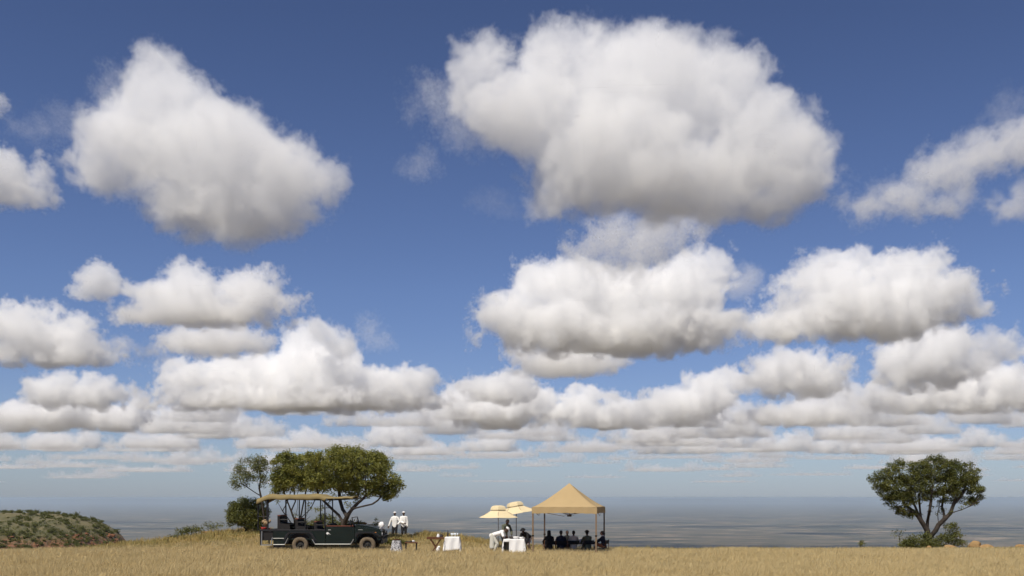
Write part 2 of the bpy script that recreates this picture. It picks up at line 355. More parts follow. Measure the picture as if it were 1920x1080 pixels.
cloud('bright crested cloud bank above the trees, biggest of the lower sky',
  [(560,648,46,36),(340,710,48,42),(425,715,88,46),(575,715,140,58),(700,735,105,48),(780,748,52,36),(560,752,255,26)], 12500, 774, dens=0.0097)
cloud('grey leaning tuft on the top of the bright crested bank', [(600,620,34,32),(640,645,40,35)], 11800, dens=.007, soft=.3)
cloud('faint grey streaks above the right end of the bright crested bank', [(690,620,22,30),(715,640,24,22)], 11800, dens=.003, soft=.5, wisp=1, amp=.8, shrink=0, group='thin cloud wisps')
cloud('dark bellied oval cloud in front of a brighter one at the picture centre', [(940,730,74,32),(900,735,40,24)], 13000, 764, dens=0.0090)
cloud('brighter flat based cloud behind the dark bellied oval at the picture centre', [(870,755,38,42),(940,765,95,46),(1010,755,42,40),(940,715,50,18,900)], 17000, 808, dens=0.0090)
cloud('grey cloud heap low at the left with two white peaks', [(95,735,58,34),(180,740,60,32),(130,715,22,16),(215,740,28,16)], 13500, 775, dens=.009)
cloud('wide grey bank below the two peaked heap at the left edge', [(40,785,70,30),(120,785,90,26),(215,785,60,32),(255,765,25,22)], 17000, 812, dens=.009)
cloud('lilac grey cloud bank right of the dark bellied oval', [(1085,765,55,36),(1160,775,80,34),(1120,790,90,22)], 17000, 808, dens=.009)
# the far rows, getting smaller and thinner towards the horizon
far = [(16500,30,7),(20000,27,12),(24000,23,16),(29000,17,21),(36000,12,22),(46000,8,14),(62000,6,8),(85000,5,5)]
H0 = 1290
fx = random.Random(11)
for D, ry, n in far:
    for i in range(n):
        px = (i+.5+fx.uniform(-.45, .45))/n*2100-90
        d = D*fx.uniform(.9, 1.1)
        yb = HY-H0*F/d
        w = fx.uniform(40, 105); h = ry*fx.uniform(.55, 1.45)
        bl = []
        for j in range(7):
            q_ = h*fx.uniform(.5, 1.1); bl.append((px+fx.uniform(-.75, .75)*w, yb-q_*fx.uniform(.3, 1.1), q_*fx.uniform(1.0, 2.0), q_))
        bl.append((px, yb-h*.25, w*.8, h*.45))
        cloud('low grey white cloud in the far rows above the horizon', bl, d, yb, dens=.005 if D < 30000 else (.0025 if D < 60000 else .0012), amp=.8, soft=.3, vox=2.0, depth=.7, shrink=.03, group='far rows of cloud above the horizon')
print('CLOUDS', cloud_n, time.time()-t_cl)
# ---------------------------------------------------------------- trees and bushes
def tubes(segs, sides=6):
    """segs: (p0, p1, r0, r1) -> verts, quads"""
    V, Q = [], []
    for p0, p1, r0, r1 in segs:
        p0 = Vector(p0); p1 = Vector(p1); d = p1-p0
        if d.length < 1e-5: continue
        d.normalize(); a = d.orthogonal().normalized(); b = d.cross(a); s = len(V)
        p0 = p0-d*r0*.3; p1 = p1+d*r1*.3
        for p, r in ((p0, r0), (p1, r1)):
            for k in range(sides):
                t = 2*math.pi*k/sides; V.append(p+a*(r*math.cos(t))+b*(r*math.sin(t)))
        for k in range(sides):
            k2 = (k+1) % sides; Q.append((s+k, s+k2, s+sides+k2, s+sides+k))
    return V, Q
def colonize(start, trunk, attract, step=.22, infl=3.0, kill=.42, it=90):
    nodes = [np.array(p, float) for p in trunk[0][0:1]]; par = [-1]
    main = []
    idx = {}
    for poly in trunk:
        prev = None
        for p in poly:
            p = np.array(p, float); key = tuple(np.round(p, 3))
            if key in idx: prev = idx[key]; continue
            if prev is None and not idx:
                idx[key] = 0; nodes[0] = p; prev = 0; continue
            if prev is None:
                prev = int(np.argmin([np.linalg.norm(p-n) for n in nodes]))
            q0 = nodes[prev]; L = np.linalg.norm(p-q0); k = max(1, int(L/step))
            for j in range(1, k+1):
                nodes.append(q0+(p-q0)*j/k); par.append(prev); prev = len(nodes)-1
            idx[key] = prev
    A = np.array(attract); nodes_a = np.array(nodes)
    for _ in range(it):
        if len(A) == 0: break
        d = np.linalg.norm(A[:, None]-nodes_a[None], axis=2)
        near = d.argmin(1); dm = d[np.arange(len(A)), near]
        grow = {}
        for i in np.nonzero(dm < infl)[0]:
            v = A[i]-nodes_a[near[i]]; grow.setdefault(int(near[i]), []).append(v/(np.linalg.norm(v)+1e-6))
        if not grow:
            infl *= 1.5
            if infl > 12: break
            continue
        new = []
        for k, vs in grow.items():
            v = np.mean(vs, 0)+np.random.RandomState(k+_).normal(0, .12, 3); v /= (np.linalg.norm(v)+1e-6)
            new.append(nodes_a[k]+v*step); par.append(k)
        nodes_a = np.vstack([nodes_a, new])
        d2 = np.linalg.norm(A[:, None]-np.array(new)[None], axis=2).min(1)
        A = A[d2 > kill]
    return nodes_a, np.array(par)
def leaf_cloud(centers, n, rad, size, seed, squash=.75):
    r = np.random.RandomState(seed); c = np.repeat(centers, n, axis=0); m = len(c)
    v = r.normal(0, 1, (m, 3)); v /= np.linalg.norm(v, axis=1)[:, None]
    c = c+v*(rad*r.uniform(.15, 1, m)**.6)[:, None]*np.array([1, 1, squash])
    a = r.normal(0, 1, (m, 3)); a /= np.linalg.norm(a, axis=1)[:, None]
    b = np.cross(a, r.normal(0, 1, (m, 3))); b /= np.linalg.norm(b, axis=1)[:, None]
    s = size*r.uniform(.6, 1.3, m); a = a*s[:, None]; b = b*(s*.42)[:, None]
    V = np.stack([c-a, c+b, c+a, c-b], 1).reshape(-1, 3); i = np.arange(m)*4
    return V, np.stack([i, i+1, i+2, i+3], 1)
def make_tree(name, label, D, base, trunk, lobes, leafmat, barkmat, cat='tree', natt=700, nleaf=26, lrad=.26, lsize=.055, rtip=.0145, rmax=.2, seed=1, depth=1.0, step=.22, kill=.42, skip=0.0, group=None, shell=.5, thick=1.0, bare=()):
    r = np.random.RandomState(seed); k = D/F
    b0 = P(*base, D); b0.z = float(gz(b0.x, b0.y))-.08
    root = bpy.data.objects.new(name, None); COL.objects.link(root); root.location = b0
    tag(root, label, cat, group)
    def w(px, py, dy=0): v = P(px, py, D)-b0; return (v.x, v.y+dy, v.z)
    lobes = list(lobes)
    if len(lobes) > 3:
        for l in list(lobes):
            for _ in range(4):
                a = r.uniform(0, 6.28); s_ = r.uniform(.18, .34); lobes.append((l[0]+l[2]*.97*math.cos(a), l[1]-l[3]*.97*math.sin(a), l[2]*s_, max(4, l[3]*s_*.9), r.uniform(-.5, .5)*l[2]*k))
    att = []
    vols = [l[2]*l[3] for l in lobes]; tv = sum(vols)
    for l, v in zip(lobes, vols):
        for _ in range(int(natt*v/tv)+3):
            u = r.normal(0, 1, 3); u /= np.linalg.norm(u); u = u*r.uniform(shell**3, 1)**(1/3)
            dy = l[4] if len(l) > 4 else 0
            c = w(l[0], l[1], dy); rx, rz = l[2]*k, l[3]*k
            att.append((c[0]+u[0]*rx, c[1]+u[1]*(rx+rz)*.5*depth, c[2]+u[2]*rz))
    nleafy = len(att); att_b = []
    for l in bare:
        for _ in range(int(l[2]*l[3]*k*k*40)+5):
            u = r.normal(0, 1, 3); u /= np.linalg.norm(u); u = u*r.uniform(0, 1)**(1/3); c = w(l[0], l[1]); att_b.append((c[0]+u[0]*l[2]*k, c[1]+u[1]*l[2]*k*.6, c[2]+u[2]*l[3]*k))
    tr = []
    for poly in trunk:
        tr.append([w(p[0], p[1], p[2] if len(p) > 2 else 0) for p in poly])
    tr[0][0] = (tr[0][0][0], tr[0][0][1], 0.0)
    nodes, par = colonize(None, tr, att+att_b, step, 3, kill)
    n = len(nodes); rad = np.zeros(n); child = np.zeros(n, int)
    for i in range(n-1, 0, -1): child[par[i]] += 1
    acc = np.zeros(n)
    for i in range(n-1, -1, -1):
        if acc[i] == 0: acc[i] = rtip**2.1
        if par[i] >= 0: acc[par[i]] += acc[i]
    rad = acc**(1/2.1); rad = np.minimum(rad*min(1, rmax/rad[0])if rad[0] > rmax else rad, rmax); rad = np.where(rad > rtip*2.4, rad*thick, rad); rad = np.maximum(rad, rtip*.7)
    # trunk = thick limbs, crown holds twigs and leaves
    segT = [(nodes[par[i]], nodes[i], rad[par[i]], rad[i]) for i in range(1, n) if rad[i] > rtip*2.4]
    segB = [(nodes[par[i]], nodes[i], min(rad[par[i]], rtip*2.6), rad[i]) for i in range(1, n) if rad[i] <= rtip*2.4]
    V, Q = tubes(segT, 7)
    if Q: npmesh('trunk', [tuple(v) for v in V], Q, barkmat, root, smooth=True)
    tips = nodes[[i for i in range(1, n) if rad[i] < rtip*1.7]]
    ends = tips[r.uniform(0, 1, len(tips)) < .35]; cen = np.concatenate([np.array(att), ends]); cen = cen[r.uniform(0, 1, len(cen)) >= skip]
    LV, LQ = leaf_cloud(cen, nleaf, lrad, lsize, seed)
    V, Q = tubes(segB, 4)
    V = np.array([tuple(v) for v in V]) if V else np.zeros((0, 3)); Q = np.array(Q) if len(Q) else np.zeros((0, 4), int)
    fm = np.concatenate([np.ones(len(Q), int), np.zeros(len(LQ), int)])
    npmesh('crown', np.concatenate([V, LV]), np.concatenate([Q, LQ+len(V)]), None, root, mats=[leafmat, barkmat], fmat=fm)
    return root
m_leaf = mat('olive_leaves', (.30,.285,.06), .6, vscale=1.6, col2=(.11,.13,.03), trans=.3, spec=.3)
m_leaf2 = mat('dark_leaves', (.165,.165,.04), .6, vscale=1.1, col2=(.07,.085,.022), trans=.25, spec=.3)
m_leaf3 = mat('grey_green_leaves', (.20,.205,.075), .6, vscale=1.5, col2=(.11,.125,.04), trans=.3, spec=.3)
m_bark = mat('grey_bark', (.055,.045,.037), .95, var=.35, vscale=6, bump=.02, bscale=25, spec=.1)
make_tree('spreading_tree', 'large spreading tree with leaning forked trunk right behind the safari truck', 56, (641,994),
  [[(641,994),(645,982),(652,968,-.2),(662,954,-.3),(672,944,-.3),(688,930,-.4)],[(645,982),(634,966,.2),(618,952,.3),(605,940,.4),(592,925,.5)],[(652,968,-.2),(640,955,.4),(634,938,.6),(632,915,.6)],
   [(662,954,-.3),(684,949,-.6),(702,945,-.8)],[(618,952,.3),(604,953,.1),(590,956,0)]],
  [(645,872,62,36),(612,880,40,36),(690,888,48,36),(720,905,32,22),(664,860,42,24),(700,866,28,18),(742,912,14,10),(640,905,50,16),(685,918,45,14),(725,925,16,9)], m_leaf, m_bark,
  natt=1500, nleaf=26, lrad=.24, lsize=.062, rmax=.30, seed=4, shell=.55, thick=1.25, bare=[(640,935,60,14)], skip=.10)
make_tree('multi_stemmed_tree', 'many stemmed tree behind the rear of the safari truck, crown merging with the larger tree', 59, (556,998),
  [[(556,998),(552,975),(546,958),(538,938),(530,915)],[(556,998),(562,972,.2),(566,948,.3),(572,920,.3)],[(556,998),(546,978,-.2),(532,958,-.3),(522,940,-.3)],[(552,975),(556,952,.3),(555,925,.4)],[(562,972,.2),(580,955,.3),(590,935,.3)],[(570,980,-.3),(577,960,.1),(578,935,.2)],[(546,958),(552,940,.3),(548,915,.3)],[(532,958,-.3),(538,940,.2),(545,920,.1)],[(556,998),(570,980,-.3),(584,968,-.4)]],
  [(545,882,34,30),(572,878,36,28),(525,900,20,26),(560,905,40,18),(590,900,26,22),(545,862,22,12)], m_leaf, m_bark,
  natt=850, nleaf=24, lrad=.24, lsize=.062, rmax=.13, seed=9)
make_tree('sparse_tree', 'thin sparse tree with see-through crown at the left of the tree clump', 57, (498,995),
  [[(498,995),(494,960),(489,930),(486,915),(482,900)],[(489,930),(476,922),(463,913),(452,905)],[(486,915),(490,895),(484,875)]],
  [(468,880,26,24),(485,868,14,14),(452,892,18,20),(492,885,14,22),(444,905,8,10)], m_leaf3, m_bark,
  natt=260, nleaf=16, lrad=.26, lsize=.05, rmax=.10, seed=12)
make_tree('round_crowned_tree', 'lone round crowned tree with V shaped trunk at the right', 60, (1741,1031),
  [[(1741,1031),(1740,1012),(1739,996),(1728,978),(1716,962),(1703,950)],[(1740,1012),(1752,994,-.2),(1757,984,-.2),(1768,972,-.3),(1778,962,-.3),(1784,945,-.3),(1790,925,-.3)],[(1739,996),(1743,978,.3),(1750,960,.4),(1753,940,.4)],[(1728,978),(1730,955,.4),(1728,930,.4)],
   [(1778,962,-.3),(1795,956,-.5),(1812,948,-.6),(1826,938,-.6)],[(1716,962),(1700,958,-.4),(1685,957,-.5)],[(1757,984,-.2),(1762,962,.3),(1768,940,.4)],[(1728,978),(1722,955,.3),(1712,930,.4)],[(1743,978,.3),(1738,955,-.4),(1741,930,-.4)],[(1768,972,-.3),(1773,950,.5),(1778,925,.6)],[(1716,962),(1700,945,.3),(1690,925,.3)],[(1784,945,-.3),(1800,930,-.2),(1810,915,0)]],
  [(1696,887,46,22),(1752,882,48,22),(1795,890,38,20),(1654,899,20,18),(1822,895,14,16),(1690,912,46,18),(1745,908,64,20),(1720,930,30,12),(1775,928,30,12),(1800,910,30,14),(1686,940,26,18),(1830,925,13,14),(1755,868,28,11),(1665,925,20,12),(1700,960,14,8),(1815,940,14,8)], m_leaf2, m_bark,
  natt=1500, nleaf=30, lrad=.22, lsize=.054, rmax=.27, seed=21, depth=.9, shell=.6, thick=1.5, bare=[(1745,935,78,20),(1748,960,42,12)], skip=.05)
def bush(label, D, base, lobes, m, seed, natt=160, nleaf=22, group='bushes on the grassland', **k):
    bx, by = base
    st = [[(bx, by), (l[0], l[1]+l[3]*.3)] for l in lobes]
    return make_tree('bush', label, D, base, st, lobes, m, m_bark, cat='bush', natt=natt, nleaf=nleaf, rmax=.05, rtip=.009, seed=seed, group=group, **k)
bush('dense dark rounded bush left of the safari truck, below the sparse tree', 58, (462,994), [(458,962,28,24),(440,965,13,18),(480,955,22,20),(475,978,22,16)], m_leaf2, 31, 420, 34)
bush('bush seen behind the cab of the safari truck beside the tree trunk', 59, (612,997), [(610,978,22,14),(590,984,20,10),(632,986,16,8)], m_leaf2, 32, 200, 16)
bush('low leafy bush between the tree trunk and the safari truck bonnet', 57, (662,996), [(664,984,16,7),(650,986,12,7)], m_leaf2, 33, 80, 12)
bush('dark bush left of the foot of the lone round crowned tree', 59.2, (1722,1032), [(1718,1020,22,8),(1703,1023,14,7),(1733,1012,10,12),(1712,1010,5,8)], m_leaf2, 34, 210, 13)
bush('dark bush right of the foot of the lone round crowned tree', 59.6, (1768,1031), [(1766,1016,16,10),(1780,1006,12,9),(1792,998,9,8),(1798,1020,12,5),(1752,1020,14,8),(1783,988,8,6)], m_leaf2, 35, 230, 12)
bush('wispy pale twiggy bush at the far left of the lone tree', 60.3, (1688,1036), [(1686,1000,14,8),(1692,1012,10,10)], m_leaf3, 36, 40, 3)
bush('tiny leafless looking sapling on the grass line left of the lone tree', 58, (1618,1034), [(1618,1022,7,9),(1612,1017,5,4)], m_leaf2, 37, 26, 5, lrad=.12)
bush('low sprawling grey bush on the left slope of the rise', 60.5, (345,1012), [(342,997,13,6),(358,994,12,5),(372,992,10,4)], m_leaf2, 38, 100, 9)
bush('small wispy bush higher on the left slope, near the rounded bush', 60.5, (392,1003), [(390,986,9,8),(400,988,8,6),(412,984,6,6)], m_leaf3, 39, 50, 5)
bush('dark tuft of bush low on the left slope of the rise', 61, (328,1016), [(326,1009,12,4),(338,1007,7,3)], m_leaf2, 40, 60, 10)
bush('tiny bush at the left end of the grassy slope near the rocky hill', 60, (170,1034), [(171,1028,6,3)], m_leaf2, 41, 30, 8)
bush('tiny bush on the grassy slope directly left of the round bush', 60, (410,1012), [(408,1008,6,3)], m_leaf2, 42, 30, 8)
bush('thin sapling behind the bonnet of the truck, left of the two people in white', 59, (708,1000), [(706,979,5,8),(703,986,5,6)], m_leaf3, 43, 26, 6, lrad=.12)
bush('dark leaf clump added in place of the shadow on the grass right of the truck bumper', 51, (734,1024), [(725,1017,14,5),(742,1016,12,5),(755,1018,8,3)], m_leaf2, 44, 110, 12, lrad=.15)  # added leaves that darken the grass where the truck's shadow lies
bush('tiny shrub on the grass line between the tent and the lone tree', 58, (1414,1036), [(1414,1031,5,2.5)], m_leaf2, 46, 16, 6, lrad=.1)
# shrubs dotted over the rocky spur: copies of five shapes
shapes = []
for k_ in range(5):
    r = np.random.RandomState(50+k_)
    cs = r.normal(0, 1, (26, 3))*np.array([.62, .62, .3]); cs[:, 2] = np.abs(cs[:, 2])+.35
    LV, LQ = leaf_cloud(cs, 14, .5, .2, 60+k_)
    me = npmesh('shrub', LV, LQ, m_leaf2)
    shapes.append(me)
r = np.random.RandomState(77); cnt = 0
while cnt < 290:
    x = r.uniform(-236, -171); y = r.uniform(378, 452)
    z = float(hz(x, y)); row = HY+(EYE-z)*F/y; col_ = 960+F*x/y
    if row > 1048 or col_ < -12 or col_ > 232: continue
    if r.uniform() > (.35 if z > -11 and y < 446 else 1): continue
    o = shapes[cnt] if cnt < 5 else shapes[cnt % 5].copy()
    if cnt >= 5: COL.objects.link(o)
    o.location = (x, y, z-.1); o.rotation_euler = (0, 0, r.uniform(0, 6.28)); s = r.uniform(.4, 1.05); o.scale = (s, s, s*r.uniform(1.0, 1.6))
    tag(o, 'small dark green shrub dotted over the rocky hillside at the left', 'shrub', 'shrubs dotted over the rocky hill'); cnt += 1
sc_c = []
r = np.random.RandomState(88)
while len(sc_c) < 1500:
    x = r.uniform(-240, -171); y = r.uniform(376, 447); z = float(hz(x, y)); f_ = fbm(np.array([x]), np.array([y]), 16, 3, 8)[0]
    if z > -8.5+f_*5: continue
    sc_c.append((x, y, z+.25))
LV, LQ = leaf_cloud(np.array(sc_c), 16, .75, .26, 5, squash=.7)
tag(npmesh('scrub', LV, LQ, m_leaf2), 'dark low scrub matted over the lower flank of the rocky hill', 'scrub', None, 'stuff')
# rocks
m_rock = mat('orange_rock', (.36,.225,.10), .95, vscale=3, col2=(.24,.16,.075), bump=.04, bscale=6, spec=.1)
m_rock2 = mat('red_rock', (.26,.11,.06), .95, vscale=1, col2=(.10,.06,.04), bump=.1, bscale=2, spec=.1)
def rock(label, px, py, D, w, h, seed, m=None, name='rock', group=None, cat='rock'):
    r = np.random.RandomState(seed); bm = bmesh.new(); bmesh.ops.create_icosphere(bm, subdivisions=3, radius=1)
    k = D/F
    cs = [(Vector(r.normal(0, 1, 3)).normalized(), r.uniform(.55, .95)) for _ in range(9)]
    for v in bm.verts:
        for n_, d_ in cs:
            e_ = v.co.dot(n_)-d_
            if e_ > 0: v.co -= n_*e_*.85
        v.co *= 1+.05*math.sin(v.co.x*7+seed)*math.sin(v.co.y*6)*math.cos(v.co.z*5)
        v.co = Vector((v.co.x*w*k, v.co.y*w*k*.8, v.co.z*h*k))
    me = bpy.data.meshes.new(name); bm.to_mesh(me); bm.free(); me.materials.append(m or m_rock)
    o = bpy.data.objects.new(name, me); COL.objects.link(o); o.location = P(px, py, D)
    return tag(o, label, cat, group)
rock('flat orange rock on the rise above the truck bonnet', 676, 981, 58, 14, 4, 1)
rock('second orange rock lying behind the truck bonnet, nearest the people in white', 692, 987, 57.5, 12, 4, 2)
rock('large rounded orange mound of earth right of the lone tree', 1826, 1024, 58, 15, 11, 3, name='earth_mound', cat='mound', group='orange mounds near the lone tree')
rock('low orange mound of earth farthest from the tree but one, right of the largest mound', 1852, 1028, 57.5, 16, 8, 4, name='earth_mound', cat='mound', group='orange mounds near the lone tree')
rock('orange mound of earth cut by the right edge', 1914, 1026, 58, 11, 6, 5, name='earth_mound', cat='mound', group='orange mounds near the lone tree')
rock('flat orange mound of earth directly right of the tree foot', 1780, 1027, 57, 14, 6, 6, name='earth_mound', cat='mound', group='orange mounds near the lone tree')
rock('smallest orange rock, in front of the foot of the lone tree', 1742, 1029, 57, 6, 6, 7)
rock('small orange stone on the left slope of the rise', 390, 998, 61, 14, 2.5, 8)
r = np.random.RandomState(5)
for i in range(60):
    while 1:
        x = r.uniform(-236, -171); y = r.uniform(380, 446); z = float(hz(x, y)); col_ = 960+F*x/y; row = HY+(EYE-z)*F/y
        if -10 < col_ < 232 and row < 1045 and (z < -12.5 and (col_ > 130 or col_ < 60 or r.uniform() < .3)): break
    rock('weathered red boulder among the shrubs of the rocky hill at the left', col_, row, y, r.uniform(2.5, 7), r.uniform(1.5, 4), 100+i, m_rock2, 'boulder', 'red boulders of the rocky hill', 'boulder')
# ---------------------------------------------------------------- mesh helpers for built objects
class MB:
    def __init__(s): s.bm = bmesh.new()
    def box(s, lo, hi, bev=0.0, rot=None):
        lo = Vector(lo); hi = Vector(hi); c = (lo+hi)/2
        g = bmesh.ops.create_cube(s.bm, size=1); vs = g['verts']
        bmesh.ops.scale(s.bm, vec=hi-lo, verts=vs)
        if bev:
            es = list({e for v in vs for e in v.link_edges})
            r = bmesh.ops.bevel(s.bm, geom=es, offset=bev, segments=2, affect='EDGES', profile=.5)
            vs = list({v for f in r['faces'] for v in f.verts} | {v for v in vs if v.is_valid})
        if rot is not None: bmesh.ops.rotate(s.bm, matrix=rot, verts=vs)
        bmesh.ops.translate(s.bm, vec=c, verts=vs); return s
    def bar(s, p0, p1, r, r1=None, n=8):
        p0 = Vector(p0); p1 = Vector(p1); d = p1-p0; r1 = r if r1 is None else r1
        a = d.normalized().orthogonal().normalized(); b = d.normalized().cross(a)
        R0 = [s.bm.verts.new(p0+a*(r*math.cos(t))+b*(r*math.sin(t))) for t in [2*math.pi*k/n for k in range(n)]]
        R1 = [s.bm.verts.new(p1+a*(r1*math.cos(t))+b*(r1*math.sin(t))) for t in [2*math.pi*k/n for k in range(n)]]
        for k in range(n): s.bm.faces.new((R0[k], R0[(k+1) % n], R1[(k+1) % n], R1[k]))
        s.bm.faces.new(R0[::-1]); s.bm.faces.new(R1); return s
    def path(s, pts, r, n=8):
        for a, b in zip(pts, pts[1:]): s.bar(a, b, r, n=n)
        return s
    def lathe(s, prof, n=24, M=None):
        """prof (r, z) pairs about Z"""
        rings = []
        for r, z in prof:
            ring = [s.bm.verts.new((r*math.cos(2*math.pi*k/n), r*math.sin(2*math.pi*k/n), z)) for k in range(n)]
            rings.append(ring)
        for A, B in zip(rings, rings[1:]):
            for k in range(n): s.bm.faces.new((A[k], A[(k+1) % n], B[(k+1) % n], B[k]))
        if prof[0][0] > 1e-4 and prof[0] != prof[-1]: s.bm.faces.new(rings[0][::-1]); s.bm.faces.new(rings[-1])
        if M is not None:
            bmesh.ops.transform(s.bm, matrix=M, verts=[v for r in rings for v in r])
        return s
    def prism(s, pts, y0, y1):
        """outline in X,Z pushed from y0 to y1"""
        A = [s.bm.verts.new((x, y0, z)) for x, z in pts]; B = [s.bm.verts.new((x, y1, z)) for x, z in pts]
        n = len(pts)
        for k in range(n): s.bm.faces.new((A[k], A[(k+1) % n], B[(k+1) % n], B[k]))
        s.bm.faces.new(A[::-1]); s.bm.faces.new(B); return s
    def blob(s, c, r, sub=2, sq=(1, 1, 1)):
        g = bmesh.ops.create_icosphere(s.bm, subdivisions=sub, radius=r)
        bmesh.ops.scale(s.bm, vec=sq, verts=g['verts']); bmesh.ops.translate(s.bm, vec=c, verts=g['verts']); return s
    def build(s, name, m, parent=None, smooth=False, sub=0, solid=0.0):
        bmesh.ops.recalc_face_normals(s.bm, faces=s.bm.faces)
        me = bpy.data.meshes.new(name); s.bm.to_mesh(me); s.bm.free(); me.materials.append(m)
        if smooth: me.polygons.foreach_set('use_smooth', [True]*len(me.polygons))
        o = bpy.data.objects.new(name, me); COL.objects.link(o)
        if parent: o.parent = parent
        if solid: md = o.modifiers.new('thick', 'SOLIDIFY'); md.thickness = solid
        if sub: md = o.modifiers.new('soft', 'SUBSURF'); md.levels = sub; md.render_levels = sub
        return o
def empty(name, loc, rz=0, label=None, cat=None, group=None):
    o = bpy.data.objects.new(name, None); COL.objects.link(o); o.location = loc; o.rotation_euler = (0, 0, rz)
    return tag(o, label, cat, group)
def ground_at(x, y): return float(gz(x, y))
# ---------------------------------------------------------------- the open safari truck
m_green = mat('dark_green_paint', (.004,.010,.006), .35, var=.25, vscale=2, spec=.5)
m_black = mat('black_steel', (.015,.015,.017), .5, spec=.4)
m_dark = mat('dark_interior', (.02,.018,.018), .8)
m_tyre = mat('dusty_tyre', (.16,.125,.085), .95, var=.25, vscale=12)
m_rim = mat('dark_rim', (.035,.033,.03), .6, var=.3, vscale=15)
m_tan = mat('tan_canvas', (.23,.18,.085), .9, var=.12, vscale=1.5, spec=.1)
m_redl = mat('red_brown_leather', (.20,.06,.035), .6, var=.2, vscale=5)
m_brown = mat('brown_wood', (.13,.055,.025), .6, var=.3, vscale=8)
m_silver = mat('worn_aluminium', (.42,.42,.40), .4, metal=.6)
m_white = mat('white_cloth', (.80,.79,.77), .85, spec=.1)
m_glass = mat('lamp_glass', (.5,.5,.5), .1, spec=.6)
m_red = mat('red_blanket', (.30,.035,.03), .9)
m_orange = mat('orange_lens', (.6,.2,.03), .3)
TY = 47.9; TX = (562-960)/39.0
truck = empty('safari_truck', (TX, TY, 0), 0, 'dark green open sided safari truck with tiered seats and a tan canvas roof', 'safari truck')
W = 1.78                      # near side plane y=0, far side y=W
def tp(px, py): return ((px-562)/39.0, EYE-(py-HY)/39.0)
def zz(py): return EYE-(py-HY)/39.0
# lower body: rear tub with a wheel arch cut, sill
def arch(cx, cz, r, a0, a1, n=10): return [(cx+r*math.cos(R(a0+(a1-a0)*i/n)), cz+r*math.sin(R(a0+(a1-a0)*i/n))) for i in range(n+1)]
WZ = .39
tub = [(-1.28,1.06),(1.21,1.06),(1.21,.42)]+[(.66,.42)]+arch(0,WZ,.58,10,170)+[(-.66,.42),(-1.28,.42)]
b = MB(); b.prism(tub, .0, .04).prism(tub, W-.04, W)
b.box((-1.28,.04,.62), (1.21,W-.04,.68)).box((-1.28,.04,.68), (-1.22,W-.04,1.05)); b.build('rear_tub', m_green, truck)
MB().box((-1.95,.0,1.04),(1.22,.05,1.12),.01).box((-1.95,W-.05,1.04),(1.22,W,1.12),.01).box((-1.95,.05,1.04),(-1.88,W-.05,1.12),.01).build('side_rail', m_black, truck)
MB().box((-1.93,.04,.62),(-1.30,W-.04,1.03),.01).box((-1.93,.02,.36),(-1.87,.09,1.03)).box((-1.93,W-.09,.36),(-1.87,W-.02,1.03)).box((-1.87,.03,.60),(-1.32,W-.03,.66)).build('rear_platform', m_dark, truck)
st = MB().box((-1.86,-.10,.36),(-1.33,.3,.40)).bar((-1.82,-.08,.40),(-1.82,-.02,1.04),.022).bar((-1.36,-.08,.38),(-1.33,.02,.75),.018); st.build('rear_step', m_silver, truck)
# cab doors and front
door = [(1.24,1.10),(1.27,1.27),(2.50,1.27),(2.62,1.22),(2.62,.74),(2.46,.42),(1.24,.42)]
for y0, y1, nm in ((-.005,.04,0),(W-.04,W+.005,1)):
    d = MB().prism(door, y0, y1).build('door', m_green, truck)
    if nm == 0:
        MB().box((1.36,-.03,1.09),(1.50,-.006,1.12),.005).build('handle', m_silver, d)
        e = MB()       # the small white leaping animal like emblem
        e.prism([(1.26,.94),(1.31,1.0),(1.37,.99),(1.43,.92),(1.49,.88),(1.44,.89),(1.39,.93),(1.35,.90),(1.37,.84),(1.33,.89),(1.29,.90)], -.011, -.006); e.build('emblem', m_white, d)
MB().box((1.24,.04,.44),(2.60,W-.04,.52)).box((2.52,.04,.52),(2.58,W-.04,1.22)).build('cab_floor', m_dark, truck)
wing = [(2.63,1.20),(2.72,1.25),(3.55,1.17),(3.90,1.06),(3.93,.95),(3.93,.62),(3.80,.60)]+arch(3.24,WZ,.56,22,170,10)+[(2.64,.5)]
MB().prism(wing, .0, .22).build('front_wing', m_green, truck); MB().prism(wing, W-.22, W).build('front_wing', m_green, truck)
bon = [(2.60,.9),(2.60,1.31),(2.75,1.345),(3.40,1.26),(3.80,1.13),(3.86,1.05),(3.86,.9)]
MB().prism(bon, .235, W-.235).build('bonnet', m_green, truck)
MB().box((3.86,.26,.62),(3.905,W-.26,1.04)).build('grille', m_black, truck)
b = MB().prism([(2.66,.86),(2.72,.98),(2.95,1.02),(3.55,1.02),(3.78,.90),(3.9,.8),(3.9,.74),(3.76,.82),(3.55,.95),(2.96,.95),(2.78,.88),(2.70,.72)], -.09, -.002); b.build('front_flare', m_black, truck)
b = MB().prism([(-.80,.60),(-.62,.95),(-.5,1.02),(.5,1.02),(.62,.95),(.80,.60),(.70,.60),(.54,.88),(.44,.95),(-.44,.95),(-.54,.88),(-.70,.60)], -.09, -.002); b.build('rear_flare', m_black, truck)
MB().box((3.90,.0,.44),(4.0,W,.68),.02).bar((3.97,.35,.62),(4.0,.35,1.02),.03).bar((3.97,W-.35,.62),(4.0,W-.35,1.02),.03).bar((4.0,.35,1.02),(4.0,W-.35,1.02),.03).bar((3.99,.1,.82),(3.99,W-.1,.82),.03).bar((3.97,.1,.60),(3.99,.1,.82),.03).bar((3.97,W-.1,.60),(3.99,W-.1,.82),.03).build('bull_bar', m_black, truck)
for y in (.12, W-.12):
    Mx = Matrix.Translation((3.93, y, .88)) @ Matrix.Rotation(R(90), 4, 'Y')
    MB().lathe([(.001,0),(.09,0),(.10,.02),(.085,.035),(.001,.04)], 20, Mx).build('headlight', m_glass, truck, True)
